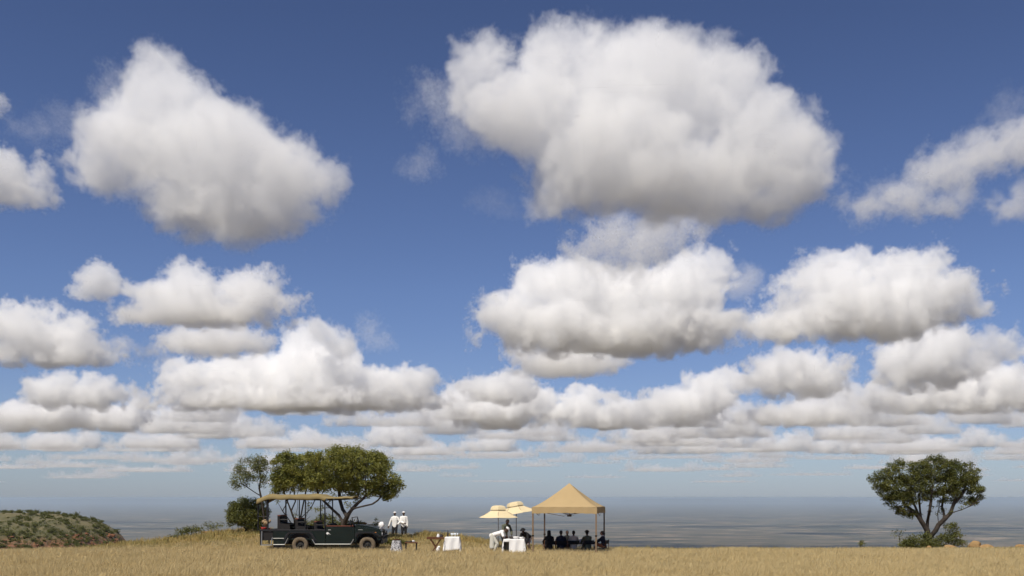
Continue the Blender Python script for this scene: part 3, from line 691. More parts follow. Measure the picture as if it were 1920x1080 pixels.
MB().box((3.60,-.012,.93),(3.68,-.003,1.0),.004).build('side_lamp', m_orange, truck)
MB().box((2.80,-.012,1.10),(3.02,-.003,1.13)).build('badge', m_silver, truck)
# sill rails
MB().path([(-1.28,-.04,.40),(-.72,-.04,.40),(-.56,-.04,.72)], .022).path([(.60,-.04,.66),(.74,-.04,.42),(2.45,-.04,.42),(2.6,-.04,.66)], .022).path([(-1.28,-.04,.70),(-.70,-.04,.70)], .014).build('side_step', m_silver, truck)
# chassis
MB().box((-1.3,.45,.42),(3.9,.6,.56)).box((-1.3,W-.6,.42),(3.9,W-.45,.56)).bar((0,.2,WZ),(0,W-.2,WZ),.07).bar((3.24,.2,WZ),(3.24,W-.2,WZ),.07).box((-1.28,.0,.26),(-.72,.10,.38)).build('chassis', m_black, truck)
MB().box((2.66,.29,.50),(3.84,W-.29,1.04)).box((-.72,.29,.40),(.70,W-.29,.615)).box((-.62,.045,.69),(.62,W-.045,.99)).box((.70,.10,.43),(2.6,W-.10,.50)).build('underbody', m_dark, truck)
for cx in (0, 3.24):
    for y, s in ((.0, 1), (W, -1)):
        Mx = Matrix.Translation((cx, y+.02*s, WZ)) @ Matrix.Rotation(R(-90*s), 4, 'X')
        wh = empty('wheel', (0, 0, 0)); wh.parent = truck
        tyre = [(.21,.0),(.27,-.025),(.35,-.015),(.385,.02),(.39,.06),(.39,.17),(.385,.20),(.35,.235),(.27,.245),(.21,.22),(.21,.0)]
        MB().lathe(tyre, 40, Mx).build('tyre', m_tyre, wh, True)
        b = MB().lathe([(.001,.03),(.06,.02),(.075,.05),(.15,.075),(.19,.05),(.215,.01),(.215,.21),(.001,.21)], 32, Mx)
        for k in range(5):
            t = 2*math.pi*k/5; b.blob(Mx @ Vector((.05*math.cos(t), .05*math.sin(t), .02)), .012, 1)
        b.build('rim', m_rim, wh)
# seats: three tiers behind the cab and the cab seats, each a cushion, backrest and frame
def seat_row(x, z, back, col):
    s = empty('seat_row', (x, .1, z)); s.parent = truck; w = W-.2
    n = 3
    for i in range(n):
        y0 = i*w/n+.02; y1 = (i+1)*w/n-.02
        MB().box((0,y0,.0),(.46,y1,.11),.03).build('cushion', m_dark, s)
        MB().box((-.10,y0,.10),(-.02,y1,.10+back),.03, ).build('backrest', m_dark, s)
    MB().box((-.13,.0,.10+back-.05),(-.0,w,.10+back),.015).build('top_rail', col, s)
    MB().prism([(-.12,1.10-z),(-.12,.10+back-.05),(-.02,.10+back-.05),(.02,.16),(.46,.12),(.50,1.10-z)], -.02, .0).build('side_panel', m_dark, s)
    MB().prism([(-.12,1.10-z),(-.12,.10+back-.05),(-.02,.10+back-.05),(.02,.16),(.46,.12),(.50,1.10-z)], w, w+.02).build('side_panel', m_dark, s)
    MB().box((.0,.02,-.05),(.44,w-.02,-.004)).bar((.42,.03,-.05),(.42,.03,.67-z),.02).bar((.42,w-.03,-.05),(.42,w-.03,.67-z),.02).bar((-.05,.03,.1+back),(-.05,.03,.67-z),.022).bar((-.05,w-.03,.1+back),(-.05,w-.03,.67-z),.022)\
        .bar((-.05,.0,.34),(.44,.0,.34),.02).bar((.44,.0,.34),(.44,.0,-.05),.018).build('seat_frame', m_black, s)
seat_row(-.98, 1.26, .46, m_redl); seat_row(-.12, 1.14, .42, m_redl); seat_row(.78, 1.00, .42, m_redl)
seat_row(1.45, .90, .40, m_dark)
MB().box((1.27,.05,1.27),(2.45,.10,1.31),.01).box((2.46,.05,1.24),(2.56,W-.05,1.33),.02).build('dashboard', m_redl, truck)
Mx = Matrix.Translation((2.18, W-.5, 1.36)) @ Matrix.Rotation(R(-62), 4, 'Y')
MB().lathe([(.17,-.012),(.195,-.012),(.195,.012),(.17,.012),(.17,-.012)], 28, Mx).bar((2.18,W-.5,1.36),(2.5,W-.5,1.18),.02).bar((2.18,W-.68,1.36),(2.18,W-.32,1.36),.012).build('steering_wheel', m_black, truck)
MB().bar((2.58,.04,1.3),(2.50,.04,1.70),.024).bar((2.58,W-.04,1.3),(2.50,W-.04,1.70),.024).bar((2.50,.04,1.70),(2.50,W-.04,1.70),.02).bar((2.58,.04,1.32),(2.58,W-.04,1.32),.024).build('windscreen_frame', m_black, truck)
MB().box((2.42,-.16,1.36),(2.46,-.02,1.50),.01).bar((2.52,.03,1.3),(2.44,-.06,1.38),.01).build('mirror', m_black, truck)
# canvas roof on posts
MB().bar((-2.02,.05,1.08),(-2.02,.05,2.50),.028).bar((-2.02,W-.05,1.08),(-2.02,W-.05,2.50),.028).bar((-1.54,.03,1.1),(-1.54,.03,2.60),.035).bar((-1.07,W-.03,1.1),(-1.07,W-.03,2.6),.035)\
  .bar((.26,.03,1.1),(.26,.03,2.58),.032).bar((.66,W-.03,1.1),(.66,W-.03,2.58),.032).bar((1.2,.03,1.1),(1.2,.03,2.55),.032).bar((1.26,W-.03,1.1),(1.26,W-.03,2.55),.03).bar((-.4,W-.03,1.1),(-.4,W-.03,2.6),.03)\
  .path([(-2.02,.05,2.50),(-1.54,.03,2.60),(1.2,.03,2.54),(2.5,.05,2.60)], .026).path([(-2.02,W-.05,2.50),(-1.54,W-.03,2.60),(1.2,W-.03,2.54),(2.5,W-.05,2.60)], .026).bar((2.5,.05,2.6),(2.5,W-.05,2.6),.024).bar((-2.02,.05,2.5),(-2.02,W-.05,2.5),.024).bar((-2.02,.05,1.75),(-1.54,.03,1.75),.016).build('roof_frame', m_black, truck)
rx = np.linspace(-2.08, 2.56, 59); ry = np.linspace(-.10, W+.10, 17)
RX, RY = np.meshgrid(rx, ry); u = (RY+.10)/(W+.2)
side = np.minimum(u, 1-u)*2
drop = np.where(RX < 1.25, .20, .05)*(1-np.clip(side/.12, 0, 1))
RZ = 2.78 - .10*sm(.9, 1.4, RX)*1 - .20*sm(-1.5, -2.08, RX) + .03*np.sin(RX*2.6)*side + .012*np.sin(RX*9+RY*3) - drop + .04*np.minimum(side*2, 1) - .015*np.sin(RX*5.2)*(1-side)
n_ = len(rx); I, J = np.meshgrid(np.arange(len(ry)-1), np.arange(n_-1), indexing='ij'); q = (I*n_+J).ravel()
rf = npmesh('canvas_roof', np.stack([RX.ravel(), RY.ravel(), RZ.ravel()], 1), np.stack([q, q+1, q+n_+1, q+n_], 1), m_tan, truck, smooth=True)
md = rf.modifiers.new('thick', 'SOLIDIFY'); md.thickness = .03
# bundles on the rear
def bundle(label, c, sx, sy, sz, m, seed, name='blanket_bundle', cat='bundle'):
    r = np.random.RandomState(seed); b = MB()
    for i in range(11):
        q_ = Vector((r.uniform(-.5, .5)*sx, r.uniform(-.5, .5)*sy, r.uniform(.1, .95)*sz)); v_ = Vector(r.normal(0, 1, 3)).normalized()*.11; v_.z *= .4
        b.bar(q_-v_, q_+v_, r.uniform(.045, .085)*min(1, sz*4), n=10)
    o = b.build(name, m, None, True); o.location = c; md = o.modifiers.new('r', 'REMESH'); md.mode = 'VOXEL'; md.voxel_size = .018
    md = o.modifiers.new('s', 'SMOOTH'); md.iterations = 2
    return tag(o, label, cat)
bundle('tan blankets heaped on the rear corner of the safari truck', (TX-1.66, TY+.3, 1.19), .30, .45, .40, mat('tan_wool', (.34,.24,.14), .95, var=.5, vscale=14), 1)
bundle('small dark red blanket under the tan blankets on the rear of the truck', (TX-1.72, TY+.25, 1.10), .5, .4, .14, m_red, 2)
# white cloth over the tracker seat at the nose
tsx = (4.15, .25, 1.0)
trk = MB().box((3.80,.06,1.105),(4.05,.42,1.135),.01).bar((4.02,.12,1.11),(3.95,.12,.66),.018).bar((4.02,.38,1.11),(3.95,.38,.66),.018).build('tracker_seat', m_black, truck)
b = MB()
wv = [(4.03+.31*i/8, -.0+.46*j/8) for i in range(9) for j in range(9)]
b.blob((0,0,0), .17, 3, (1, 1, 1.35)); o = b.build('white_cloth', m_white, None, True); o.location = (TX+3.90, TY+.2, 1.30); o.scale = (.85,.85,.85); 
for v in o.data.vertices:
    v.co += Vector((.018*math.sin(v.co.z*40+v.co.y*20), .015*math.sin(v.co.x*40), .012*math.sin(v.co.x*30+v.co.y*25)))
    if v.co.z < -.05: v.co.x *= .7+.2*math.sin(v.co.z*30)
tag(o, 'bunched white cloth on the nose of the safari truck', 'cloth')
# ---------------------------------------------------------------- gazebo
m_beige = mat('beige_canopy', (.52,.385,.205), .85, var=.06, vscale=.8, trans=.22, spec=.1)
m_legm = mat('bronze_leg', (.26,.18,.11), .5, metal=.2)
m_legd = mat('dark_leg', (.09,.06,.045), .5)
gzx, gzy = 2.72, 47.2
gaz = empty('gazebo', (gzx, gzy, 0), R(-12.4), 'beige peaked gazebo tent on four thin legs with people seated in its shade', 'gazebo')
hw = 1.49; ez = 2.22; pk = 3.35
for sx_ in (-1, 1):
    for sy_ in (-1, 1):
        wx = Matrix.Rotation(R(-12.4), 3, 'Z') @ Vector((sx_*hw, sy_*hw, 0)); zg = ground_at(gzx+wx.x, gzy+wx.y)-.03
        x, y = sx_*(hw-.02), sy_*(hw-.02)
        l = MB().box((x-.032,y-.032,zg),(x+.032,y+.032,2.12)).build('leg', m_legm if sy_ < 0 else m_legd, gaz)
        MB().box((x-.045,y-.045,zg+.9),(x+.045,y+.045,zg+.97),.004).build('height_clip', m_dark, l)
        MB().box((x-.07,y-.07,zg-.002),(x+.07,y+.07,zg+.02)).build('foot_plate', m_legm, l)
cv, cq = [], []
for k in range(4):
    ca, sa = math.cos(k*math.pi/2), math.sin(k*math.pi/2)
    for i in range(15):                                  # i = 0 eave, 14 peak
        f_ = i/14; r_ = 1-f_
        for j in range(13):
            u_ = -1+j/6; X0 = u_*r_*hw*1.01; Y0 = -r_*hw*1.01
            z_ = ez+(pk-ez)*(f_**1.22)-.05*(1-abs(u_))*math.sin(min(1, f_*1.3)*math.pi)-.0*f_
            cv.append((X0*ca-Y0*sa, X0*sa+Y0*ca, z_))
    o0 = k*195
    for i in range(14):
        for j in range(12): q_ = o0+i*13+j; cq.append((q_, q_+1, q_+14, q_+13))
can = npmesh('canopy', cv, cq, m_beige, gaz, smooth=True)
bm = bmesh.new(); bm.from_mesh(can.data); bmesh.ops.remove_doubles(bm, verts=bm.verts, dist=.0008); bm.to_mesh(can.data); bm.free()
can.modifiers.new('thick', 'SOLIDIFY').thickness = .006
for k, (dx, dy) in enumerate(((0,-1),(1,0),(0,1),(-1,0))):
    pts = []; m_ = 25
    for i in range(m_):
        s_ = -1+2*i/(m_-1); wob = .012*math.sin(i*1.3+k)
        px_ = (s_ if dx == 0 else dx)*hw*1.012+dx*wob; py_ = (s_ if dy == 0 else dy)*hw*1.012+dy*wob
        pts.append((px_, py_, ez-.003)); pts.append((px_+dx*.01, py_+dy*.01, ez-.30+.035*(1-abs(s_))*1.0+.008*math.sin(i*2.1)))
    q = np.arange(m_-1)*2
    v = npmesh('valance', pts, np.stack([q, q+1, q+3, q+2], 1), m_beige, gaz); v.modifiers.new('thick', 'SOLIDIFY').thickness = .006
tr = MB()
for s_ in (-1, 1):
    for ax in (0, 1):
        for a_, z0, z1 in ((-hw+.04, 2.05, 1.80), (0, 1.86, 2.08)):
            p0 = [0, 0, z0]; p1 = [0, 0, z1]; p0[ax] = a_; p1[ax] = a_+hw-.04; p0[1-ax] = p1[1-ax] = s_*(hw-.03)
            tr.bar(p0, p1, .012, n=6)
for s_ in (-1, 1): tr.bar((s_*(hw-.05), 0, 1.98), (0, 0, 1.92), .012, n=6).bar((0, s_*(hw-.05), 1.98), (0, 0, 1.92), .012, n=6)
tr.bar((0,0,1.80),(0,0,3.30),.02).box((-.10,-.10,1.76),(.10,.10,1.84),.02); tr.build('truss', m_legd, gaz)
# ---------------------------------------------------------------- parasols
m_cream = mat('cream_canvas', (.78,.66,.42), .85, var=.04, vscale=1, trans=.18, spec=.1)
m_under = mat('red_brown_lining', (.30,.10,.05), .9)
def parasol(label, px, D, py_edge, py_top, width_px, tilt, rz, hub_px=None):
    k = D/F; x = (px-960)*k; g_ = ground_at(x, D); e_ = empty('parasol', (x, D, g_), rz, label, 'parasol', 'cream parasols beside the gazebo')
    ze = EYE-(py_edge-HY)*k-g_; zt = EYE-(py_top-HY)*k-g_; r = width_px*k/2
    MB().bar((0,0,0),(0,0,ze+.15),.02,n=10).build('pole', m_silver if tilt == 0 else m_legd, e_)
    top = empty('head', (0, 0, ze)); top.parent = e_; top.rotation_euler = tilt if tilt else (0, 0, 0)
    top.name = 'canopy_frame'
    N_ = 6; H = zt-ze
    def shell(r0, z0, r1, z1, name, m, sag=.03):
        V_s, Q_s = [], []; steps = 5; ns = N_*4
        for i in range(steps+1):
            f_ = i/steps
            for j in range(ns):
                a = 2*math.pi*j/ns+R(30); w_ = (a-R(30)) % (2*math.pi/N_)/(2*math.pi/N_); c_ = math.cos(math.pi/N_)/math.cos((w_-.5)*2*math.pi/N_)
                rr = (r0+(r1-r0)*f_)*c_; V_s.append((rr*math.cos(a), rr*math.sin(a), z0+(z1-z0)*f_-sag*math.sin(f_*math.pi)-(.02*math.sin(w_*math.pi) if i == 0 else 0)))
        for i in range(steps):
            for j in range(ns): Q_s.append((i*ns+j, i*ns+(j+1) % ns, (i+1)*ns+(j+1) % ns, (i+1)*ns+j))
        o = npmesh(name, V_s, Q_s, m, top); md = o.modifiers.new('thick', 'SOLIDIFY'); md.thickness = .008; return o
    shell(r, 0, r*.32, H*.66, 'canopy', m_cream)
    shell(r*.42, H*.66, r*.34, H*.93, 'vent', m_cream, -.01); shell(r*.34, H*.93, .02, H*1.02, 'vent_top', m_cream, -.02)
    rb = MB()
    for j in range(N_):
        a = 2*math.pi*j/N_+R(30); rb.bar((0,0,H*.93),(r*.97*math.cos(a), r*.97*math.sin(a), -.0-.015),.009,n=5).bar((0,0,H*.1),(r*.5*math.cos(a), r*.5*math.sin(a), H*.44),.007,n=5)
    rb.bar((0,0,.0),(0,0,H*.98),.018); rb.build('ribs', m_brown, top)
    MB().lathe([(.001,0),(.22,0),(.22,.05),(.05,.08),(.03,.20),(.001,.20)], 20).build('base', m_dark, e_)
    return e_
parasol('near cream parasol with flat vented top, shading the buffet table', 934.5, 50.0, 970, 948, 83, 0, 0)
parasol('far cream parasol, raised and tilted, half hidden behind the near parasol', 968, 52.0, 962, 941, 80, (R(-3), R(-9), 0), R(20))
# ---------------------------------------------------------------- tables
def cloth_table(label, px0, px1, py_top, D, depth, cloth_drop, clabel, seed, cut=None, tname='folding_table', rz=0):
    k = D/F; cx = ((px0+px1)/2-960)*k; w = (px1-px0)*k; g_ = ground_at(cx, D); h = EYE-(py_top-HY)*k-g_
    e_ = empty(tname, (cx, D+depth/2, g_), rz, label, 'table')
    MB().box((-w/2+.03,-depth/2+.03,h-.05),(w/2-.03,depth/2-.03,h-.02),.005).build('tabletop', m_brown, e_)
    for sx_ in (-1, 1):
        for sy_ in (-1, 1): MB().bar((sx_*(w/2-.08), sy_*(depth/2-.08), h-.05), (sx_*(w/2-.06), sy_*(depth/2-.06), 0), .018).build('leg', m_dark, e_)
    # cloth: grid over the top falling over the edges
    nx_, ny_ = 61, 45; ov = cloth_drop
    us = np.linspace(-w/2-ov, w/2+ov, nx_); vs_ = np.linspace(-depth/2-ov, depth/2+ov, ny_); U, Vv = np.meshgrid(us, vs_)
    ox = np.maximum(np.abs(U)-w/2, 0); oy = np.maximum(np.abs(Vv)-depth/2, 0); o_ = np.maximum(ox, oy)+.35*np.minimum(ox, oy)
    X = np.clip(U, -w/2, w/2)+np.sign(U)*(.10*ox+.03*np.sin(Vv*17+seed)*np.minimum(ox*4, 1)); Y = np.clip(Vv, -depth/2, depth/2)+np.sign(Vv)*(.10*oy+.03*np.sin(U*16+seed)*np.minimum(oy*4, 1))
    Zc = h-o_*(1+.05*np.sin(U*5+seed)); Zc = np.maximum(Zc, .01)
    keep = np.ones((ny_-1, nx_-1), bool)
    if cut: # gap where the cloth is drawn aside
        uc = (us[:-1]+us[1:])/2; vc_ = (vs_[:-1]+vs_[1:])/2
        UC, VC = np.meshgrid(uc, vc_); keep &= ~((UC > cut[0]*w) & (UC < cut[1]*w) & (VC < -depth/2-cut[2]))
    I, J = np.nonzero(keep); q = I*nx_+J
    c = npmesh('tablecloth', np.stack([X.ravel(), Y.ravel(), Zc.ravel()], 1), np.stack([q, q+1, q+nx_+1, q+nx_], 1), m_white, None, smooth=True)
    c.location = e_.location; c.rotation_euler = e_.rotation_euler; c.modifiers.new('thick', 'SOLIDIFY').thickness = .004
    tag(c, clabel, 'tablecloth'); return e_, h, w
tR, hR, wR = cloth_table('folding buffet table under white cloth below the near parasol', 944, 983, 1011, 46.3, .7, .62, 'white cloth drawn aside at its left, on the buffet table by the gazebo', 1, (-.5, -.22, .15))
tL, hL, wL = cloth_table('table under white cloth standing alone between truck and parasols', 834, 861, 1007, 46.6, .7, .62, 'long white cloth hanging to the grass on the table nearest the truck', 3)
m_clear = mat('glassware', (.75,.80,.82), .1, spec=.6)
m_pot = mat('dark_pot', (.05,.04,.035), .5)
def on_table(tb, h, dx, dy, name, label, cat, prof, m, group=None):
    o = MB().lathe(prof, 18).build(name, m, None, True); o.location = tb.location+Vector((dx, dy, h+.004)); return tag(o, label, cat, group)
GL = [(.001,0),(.035,0),(.036,.004),(.006,.012),(.006,.07),(.03,.09),(.036,.13),(.03,.17),(.001,.17)]
JUG = [(.001,0),(.06,0),(.075,.06),(.07,.14),(.045,.18),(.05,.21),(.001,.21)]
BOT = [(.001,0),(.04,0),(.04,.17),(.015,.23),(.014,.30),(.001,.30)]
BOWL = [(.001,0),(.06,0),(.13,.05),(.15,.10),(.14,.11),(.001,.11)]
for lb_, dx, dy in (('leftmost',-.05,.0),('middle',.08,.08),('second from the right',.15,-.05),('rightmost',.24,.05),('second from the left',.02,-.14)):
    on_table(tL, hL, dx, dy, 'wine_glass', lb_+' of five wine glasses on the white table by the tray stand', 'glass', GL, m_clear, 'glasses on the white table nearest the truck')
on_table(tL, hL, -.22, .05, 'bottle', 'dark bottle at the left end of the white table nearest the truck', 'bottle', BOT, m_pot)
on_table(tR, hR, -.10, .05, 'pot', 'dark cooking pot at the middle of the buffet table', 'pot', BOWL, m_pot)
on_table(tR, hR, .10, -.05, 'bowl', 'shallow white bowl on the buffet table right of the dark pot', 'bowl', BOWL, m_white)
on_table(tR, hR, .32, .08, 'plate_stack', 'stack of white plates at the right end of the buffet table', 'plates', [(.001,0),(.10,0),(.12,.03),(.12,.08),(.001,.08)], m_white)
# wooden tray stand with crossed legs
def D2(px, py, D): return P(px, py, D)
kx = (816-960)*46.5/F; gg = ground_at(kx, 46.5); tz = EYE-(1007-HY)*46.5/F-gg
tray = empty('tray_stand', (kx, 46.7, gg), 0, 'dark wooden folding tray stand with crossed legs beside the white table', 'tray stand')
MB().box((-.40,-.22,tz-.10),(.38,.22,tz-.07),.004).box((-.40,-.22,tz-.07),(.38,-.19,tz),.004).box((-.40,.19,tz-.07),(.38,.22,tz),.004).box((-.40,-.188,tz-.07),(-.37,.188,tz)).box((.35,-.188,tz-.07),(.38,.188,tz)).build('tray', m_brown, tray)
for y in (-.17, .17):
    for s_ in (-1, 1): MB().box((-.025,-.015,-.42),(.025,.015,.42), 0, Matrix.Rotation(R(33*s_), 3, 'Y')).build('leg', m_brown, tray).location = (0, y+.032*(s_ > 0), (tz-.10)/2)
def prop(nm, label, cat, loc, build, m):
    b = MB(); build(b); o = b.build(nm, m, None, True); o.location = loc; return tag(o, label, cat)
prop('jug', 'white jug on the wooden tray stand', 'jug', (kx+.13, 46.68, gg+tz-.066), lambda b: b.lathe(JUG, 18), m_white)
prop('kettle', 'dark kettle on the wooden tray stand right of the white jug', 'kettle', (kx+.27, 46.7, gg+tz-.066), lambda b: b.lathe(JUG, 18).bar((.06,0,.1),(.13,0,.17),.015).path([(-.05,0,.18),(-.04,0,.27),(.04,0,.27),(.05,0,.18)], .008), m_pot)
prop('hanging_cloth', 'crumpled white cloth hanging below the wooden tray stand', 'cloth', (kx+.12, 46.55, gg+.10), lambda b: b.blob((0,0,.12), .09, 3, (1, .8, 1.5)).blob((-.06,0,.0), .08, 3, (1.1,.9,1)).blob((.05,0,.25), .07, 3), m_white)
# low stool draped with speckled cloth
m_speck = bpy.data.materials.new('speckled_cloth'); m_speck.use_nodes = True; t_ = m_speck.node_tree; bb = t_.nodes['Principled BSDF']; bb.inputs['Roughness'].default_value = .9
ge = t_.nodes.new('ShaderNodeNewGeometry'); vn = t_.nodes.new('ShaderNodeTexNoise'); vn.inputs['Scale'].default_value = 14; vn.inputs['Detail'].default_value = 3; vn.inputs['Distortion'].default_value = 1.5
rp_ = t_.nodes.new('ShaderNodeValToRGB'); rp_.color_ramp.elements[0].position = .46; rp_.color_ramp.elements[0].color = (.10,.10,.11,1); rp_.color_ramp.elements[1].position = .54; rp_.color_ramp.elements[1].color = (.6,.6,.6,1)
t_.links.new(ge.outputs['Position'], vn.inputs[0]); t_.links.new(vn.outputs[0], rp_.inputs[0]); t_.links.new(rp_.outputs[0], bb.inputs[0])
D_ = 47.0; sx0 = (743.5-960)*D_/F; gs = ground_at(sx0, D_); sh = EYE-(1013.5-HY)*D_/F-gs
stl = empty('draped_stool', (sx0, D_, gs), 0, 'low stool draped in grey and white speckled cloth in front of the truck', 'stool')
b = MB(); nseg = 32; rings = []
for f_, wd in ((1.0, 0), (1.0, .19), (.97, .205), (.6, .235), (.3, .27), (.04, .31)):
    rings.append([b.bm.verts.new((wd*1.0*(1 if wd == 0 else 1)*math.copysign(abs(math.cos(2*math.pi*j/nseg))**.6, math.cos(2*math.pi*j/nseg))*(1+(.06*math.sin(j*2.5) if f_ < .9 else 0)), wd*math.copysign(abs(math.sin(2*math.pi*j/nseg))**.6, math.sin(2*math.pi*j/nseg))*(1+(.06*math.sin(j*2.5) if f_ < .9 else 0)), sh*f_)) for j in range(nseg)] if wd else [b.bm.verts.new((0, 0, sh))])
for j in range(nseg): b.bm.faces.new((rings[0][0], rings[1][j], rings[1][(j+1) % nseg]))
for A_, B_ in zip(rings[1:], rings[2:]):
    for j in range(nseg): b.bm.faces.new((A_[j], B_[j], B_[(j+1) % nseg], A_[(j+1) % nseg]))
b.build('drape', m_speck, stl)
for sx_ in (-1, 1):
    for sy_ in (-1, 1): MB().bar((sx_*.12, sy_*.12, sh-.02), (sx_*.14, sy_*.14, 0), .015).build('leg', m_brown, stl)
prop('basin', 'dark brown basin resting on the speckled draped stool', 'basin', (sx0, D_, gs+sh+.003), lambda b: b.lathe([(.001,0),(.09,0),(.16,.05),(.17,.07),(.001,.06)], 20), m_brown)
D_ = 47.4; bx0 = (771-960)*D_/F; gs = ground_at(bx0, D_); bh = EYE-(1016.5-HY)*D_/F-gs
bench = empty('low_bench', (bx0, D_, gs), 0, 'low dark wooden bench on the grass between truck and tray stand', 'bench')
MB().box((-.30,-.15,bh-.05),(.30,.15,bh),.008).build('seat', m_brown, bench)
for sx_ in (-1, 1):
    for sy_ in (-1, 1): MB().box((sx_*.25-.025, sy_*.11-.02, 0), (sx_*.25+.025, sy_*.11+.02, bh-.05)).build('leg', m_dark, bench)
prop('mug', 'small white mug on the front of the low dark bench', 'mug', (bx0+.10, D_-.08, gs+bh+.003), lambda b: b.lathe([(.001,0),(.04,0),(.045,.09),(.001,.09)], 14).path([(.045,0,.02),(.08,0,.03),(.08,0,.07),(.045,0,.08)], .007), m_white)
prop('kindling', 'bundle of dark firewood lying on the low bench', 'firewood', (bx0-.06, D_+.02, gs+bh+.03), lambda b: [b.bar((-.2, -.04+.03*i, .0), (.16+.02*i, -.05+.035*i, .012*(i % 2)), .018) for i in range(4)], m_pot)
# ---------------------------------------------------------------- people
m_skin = mat('dark_skin', (.085,.045,.03), .5, var=.08, vscale=20)
m_skin2 = mat('tan_skin', (.36,.19,.12), .5, var=.06, vscale=20)
m_hair = mat('black_hair', (.012,.01,.009), .7, bump=.003, bscale=150)
m_hairb = mat('brown_hair', (.05,.03,.02), .7, bump=.003, bscale=150)
m_shirtw = mat('white_shirt', (.82,.81,.78), .85, bump=.006, bscale=14, spec=.1)
m_navy = mat('navy_cloth', (.018,.02,.035), .85, bump=.005, bscale=14)
m_blk = mat('black_cloth', (.014,.014,.016), .85, bump=.005, bscale=14)
m_oliv = mat('olive_cloth', (.10,.105,.07), .85, bump=.005, bscale=14)
m_pale = mat('pale_apron', (.55,.54,.47), .85, bump=.006, bscale=14)
m_beigc = mat('beige_cloth', (.60,.50,.42), .85, bump=.005, bscale=14)
m_greyp = mat('pinkish_grey_cloth', (.34,.27,.26), .85, bump=.005, bscale=14)
m_shoe = mat('dark_shoe', (.03,.02,.015), .6)
m_orng = mat('orange_cloth', (.45,.13,.05), .85)
def capsule(bm, a, b, ra, rb, sq=1.0):
    a = Vector(a); b = Vector(b); d = b-a; L = max(d.length, 1e-4); d = d/L; u = d.orthogonal().normalized(); v = d.cross(u); n = 12
    prof = [(-math.cos(t)*ra, math.sin(t)*ra) for t in (R(22), R(50), R(78))]+[(L+math.cos(t)*rb, math.sin(t)*rb) for t in (R(78), R(50), R(22))]
    rings = [[bm.verts.new(a+d*z+u*(r*math.cos(2*math.pi*k/n))+v*(r*math.sin(2*math.pi*k/n))) for k in range(n)] for z, r in prof]
    for A, B in zip(rings, rings[1:]):
        for k in range(n): bm.faces.new((A[k], A[(k+1) % n], B[(k+1) % n], B[k]))
    p = bm.verts.new(a-d*ra); q = bm.verts.new(b+d*rb)
    for k in range(n): bm.faces.new((p, rings[0][(k+1) % n], rings[0][k])); bm.faces.new((q, rings[-1][k], rings[-1][(k+1) % n]))
def ell(bm, c, r, M=None):
    g = bmesh.ops.create_icosphere(bm, subdivisions=3, radius=1); bmesh.ops.scale(bm, vec=r, verts=g['verts'])
    if M is not None: bmesh.ops.transform(bm, matrix=M.to_4x4(), verts=g['verts'])
    bmesh.ops.translate(bm, vec=c, verts=g['verts'])
def skinmesh(name, fill, vox, m, parent, it=2):
    bm = bmesh.new(); fill(bm); bmesh.ops.recalc_face_normals(bm, faces=bm.faces)
    me = bpy.data.meshes.new(name); bm.to_mesh(me); bm.free()
    o = bpy.data.objects.new(name, me); COL.objects.link(o)
    a = o.modifiers.new('r', 'REMESH'); a.mode = 'VOXEL'; a.voxel_size = vox; a.use_smooth_shade = True
    s = o.modifiers.new('s', 'SMOOTH'); s.factor = .5; s.iterations = it
    dg = bpy.context.evaluated_depsgraph_get(); e = o.evaluated_get(dg); nm = bpy.data.meshes.new_from_object(e)
    o.modifiers.clear(); o.data = nm; nm.materials.clear(); nm.materials.append(m); bpy.data.meshes.remove(me)
    nm.polygons.foreach_set('use_smooth', [True]*len(nm.polygons))
    o.parent = parent; return o
def ik(a, c, l1, l2, hint):
    a = Vector(a); c = Vector(c); d = c-a; L = min(d.length, (l1+l2)*.995); dn = d.normalized()
    c = a+dn*L; x = (l1*l1-l2*l2+L*L)/(2*L); h = math.sqrt(max(l1*l1-x*x, 0)); hv = Vector(hint); hv = (hv-dn*hv.dot(dn))
    hv = hv.normalized() if hv.length > 1e-4 else Vector((0, 0, 1))
    return a+dn*x+hv*h, c
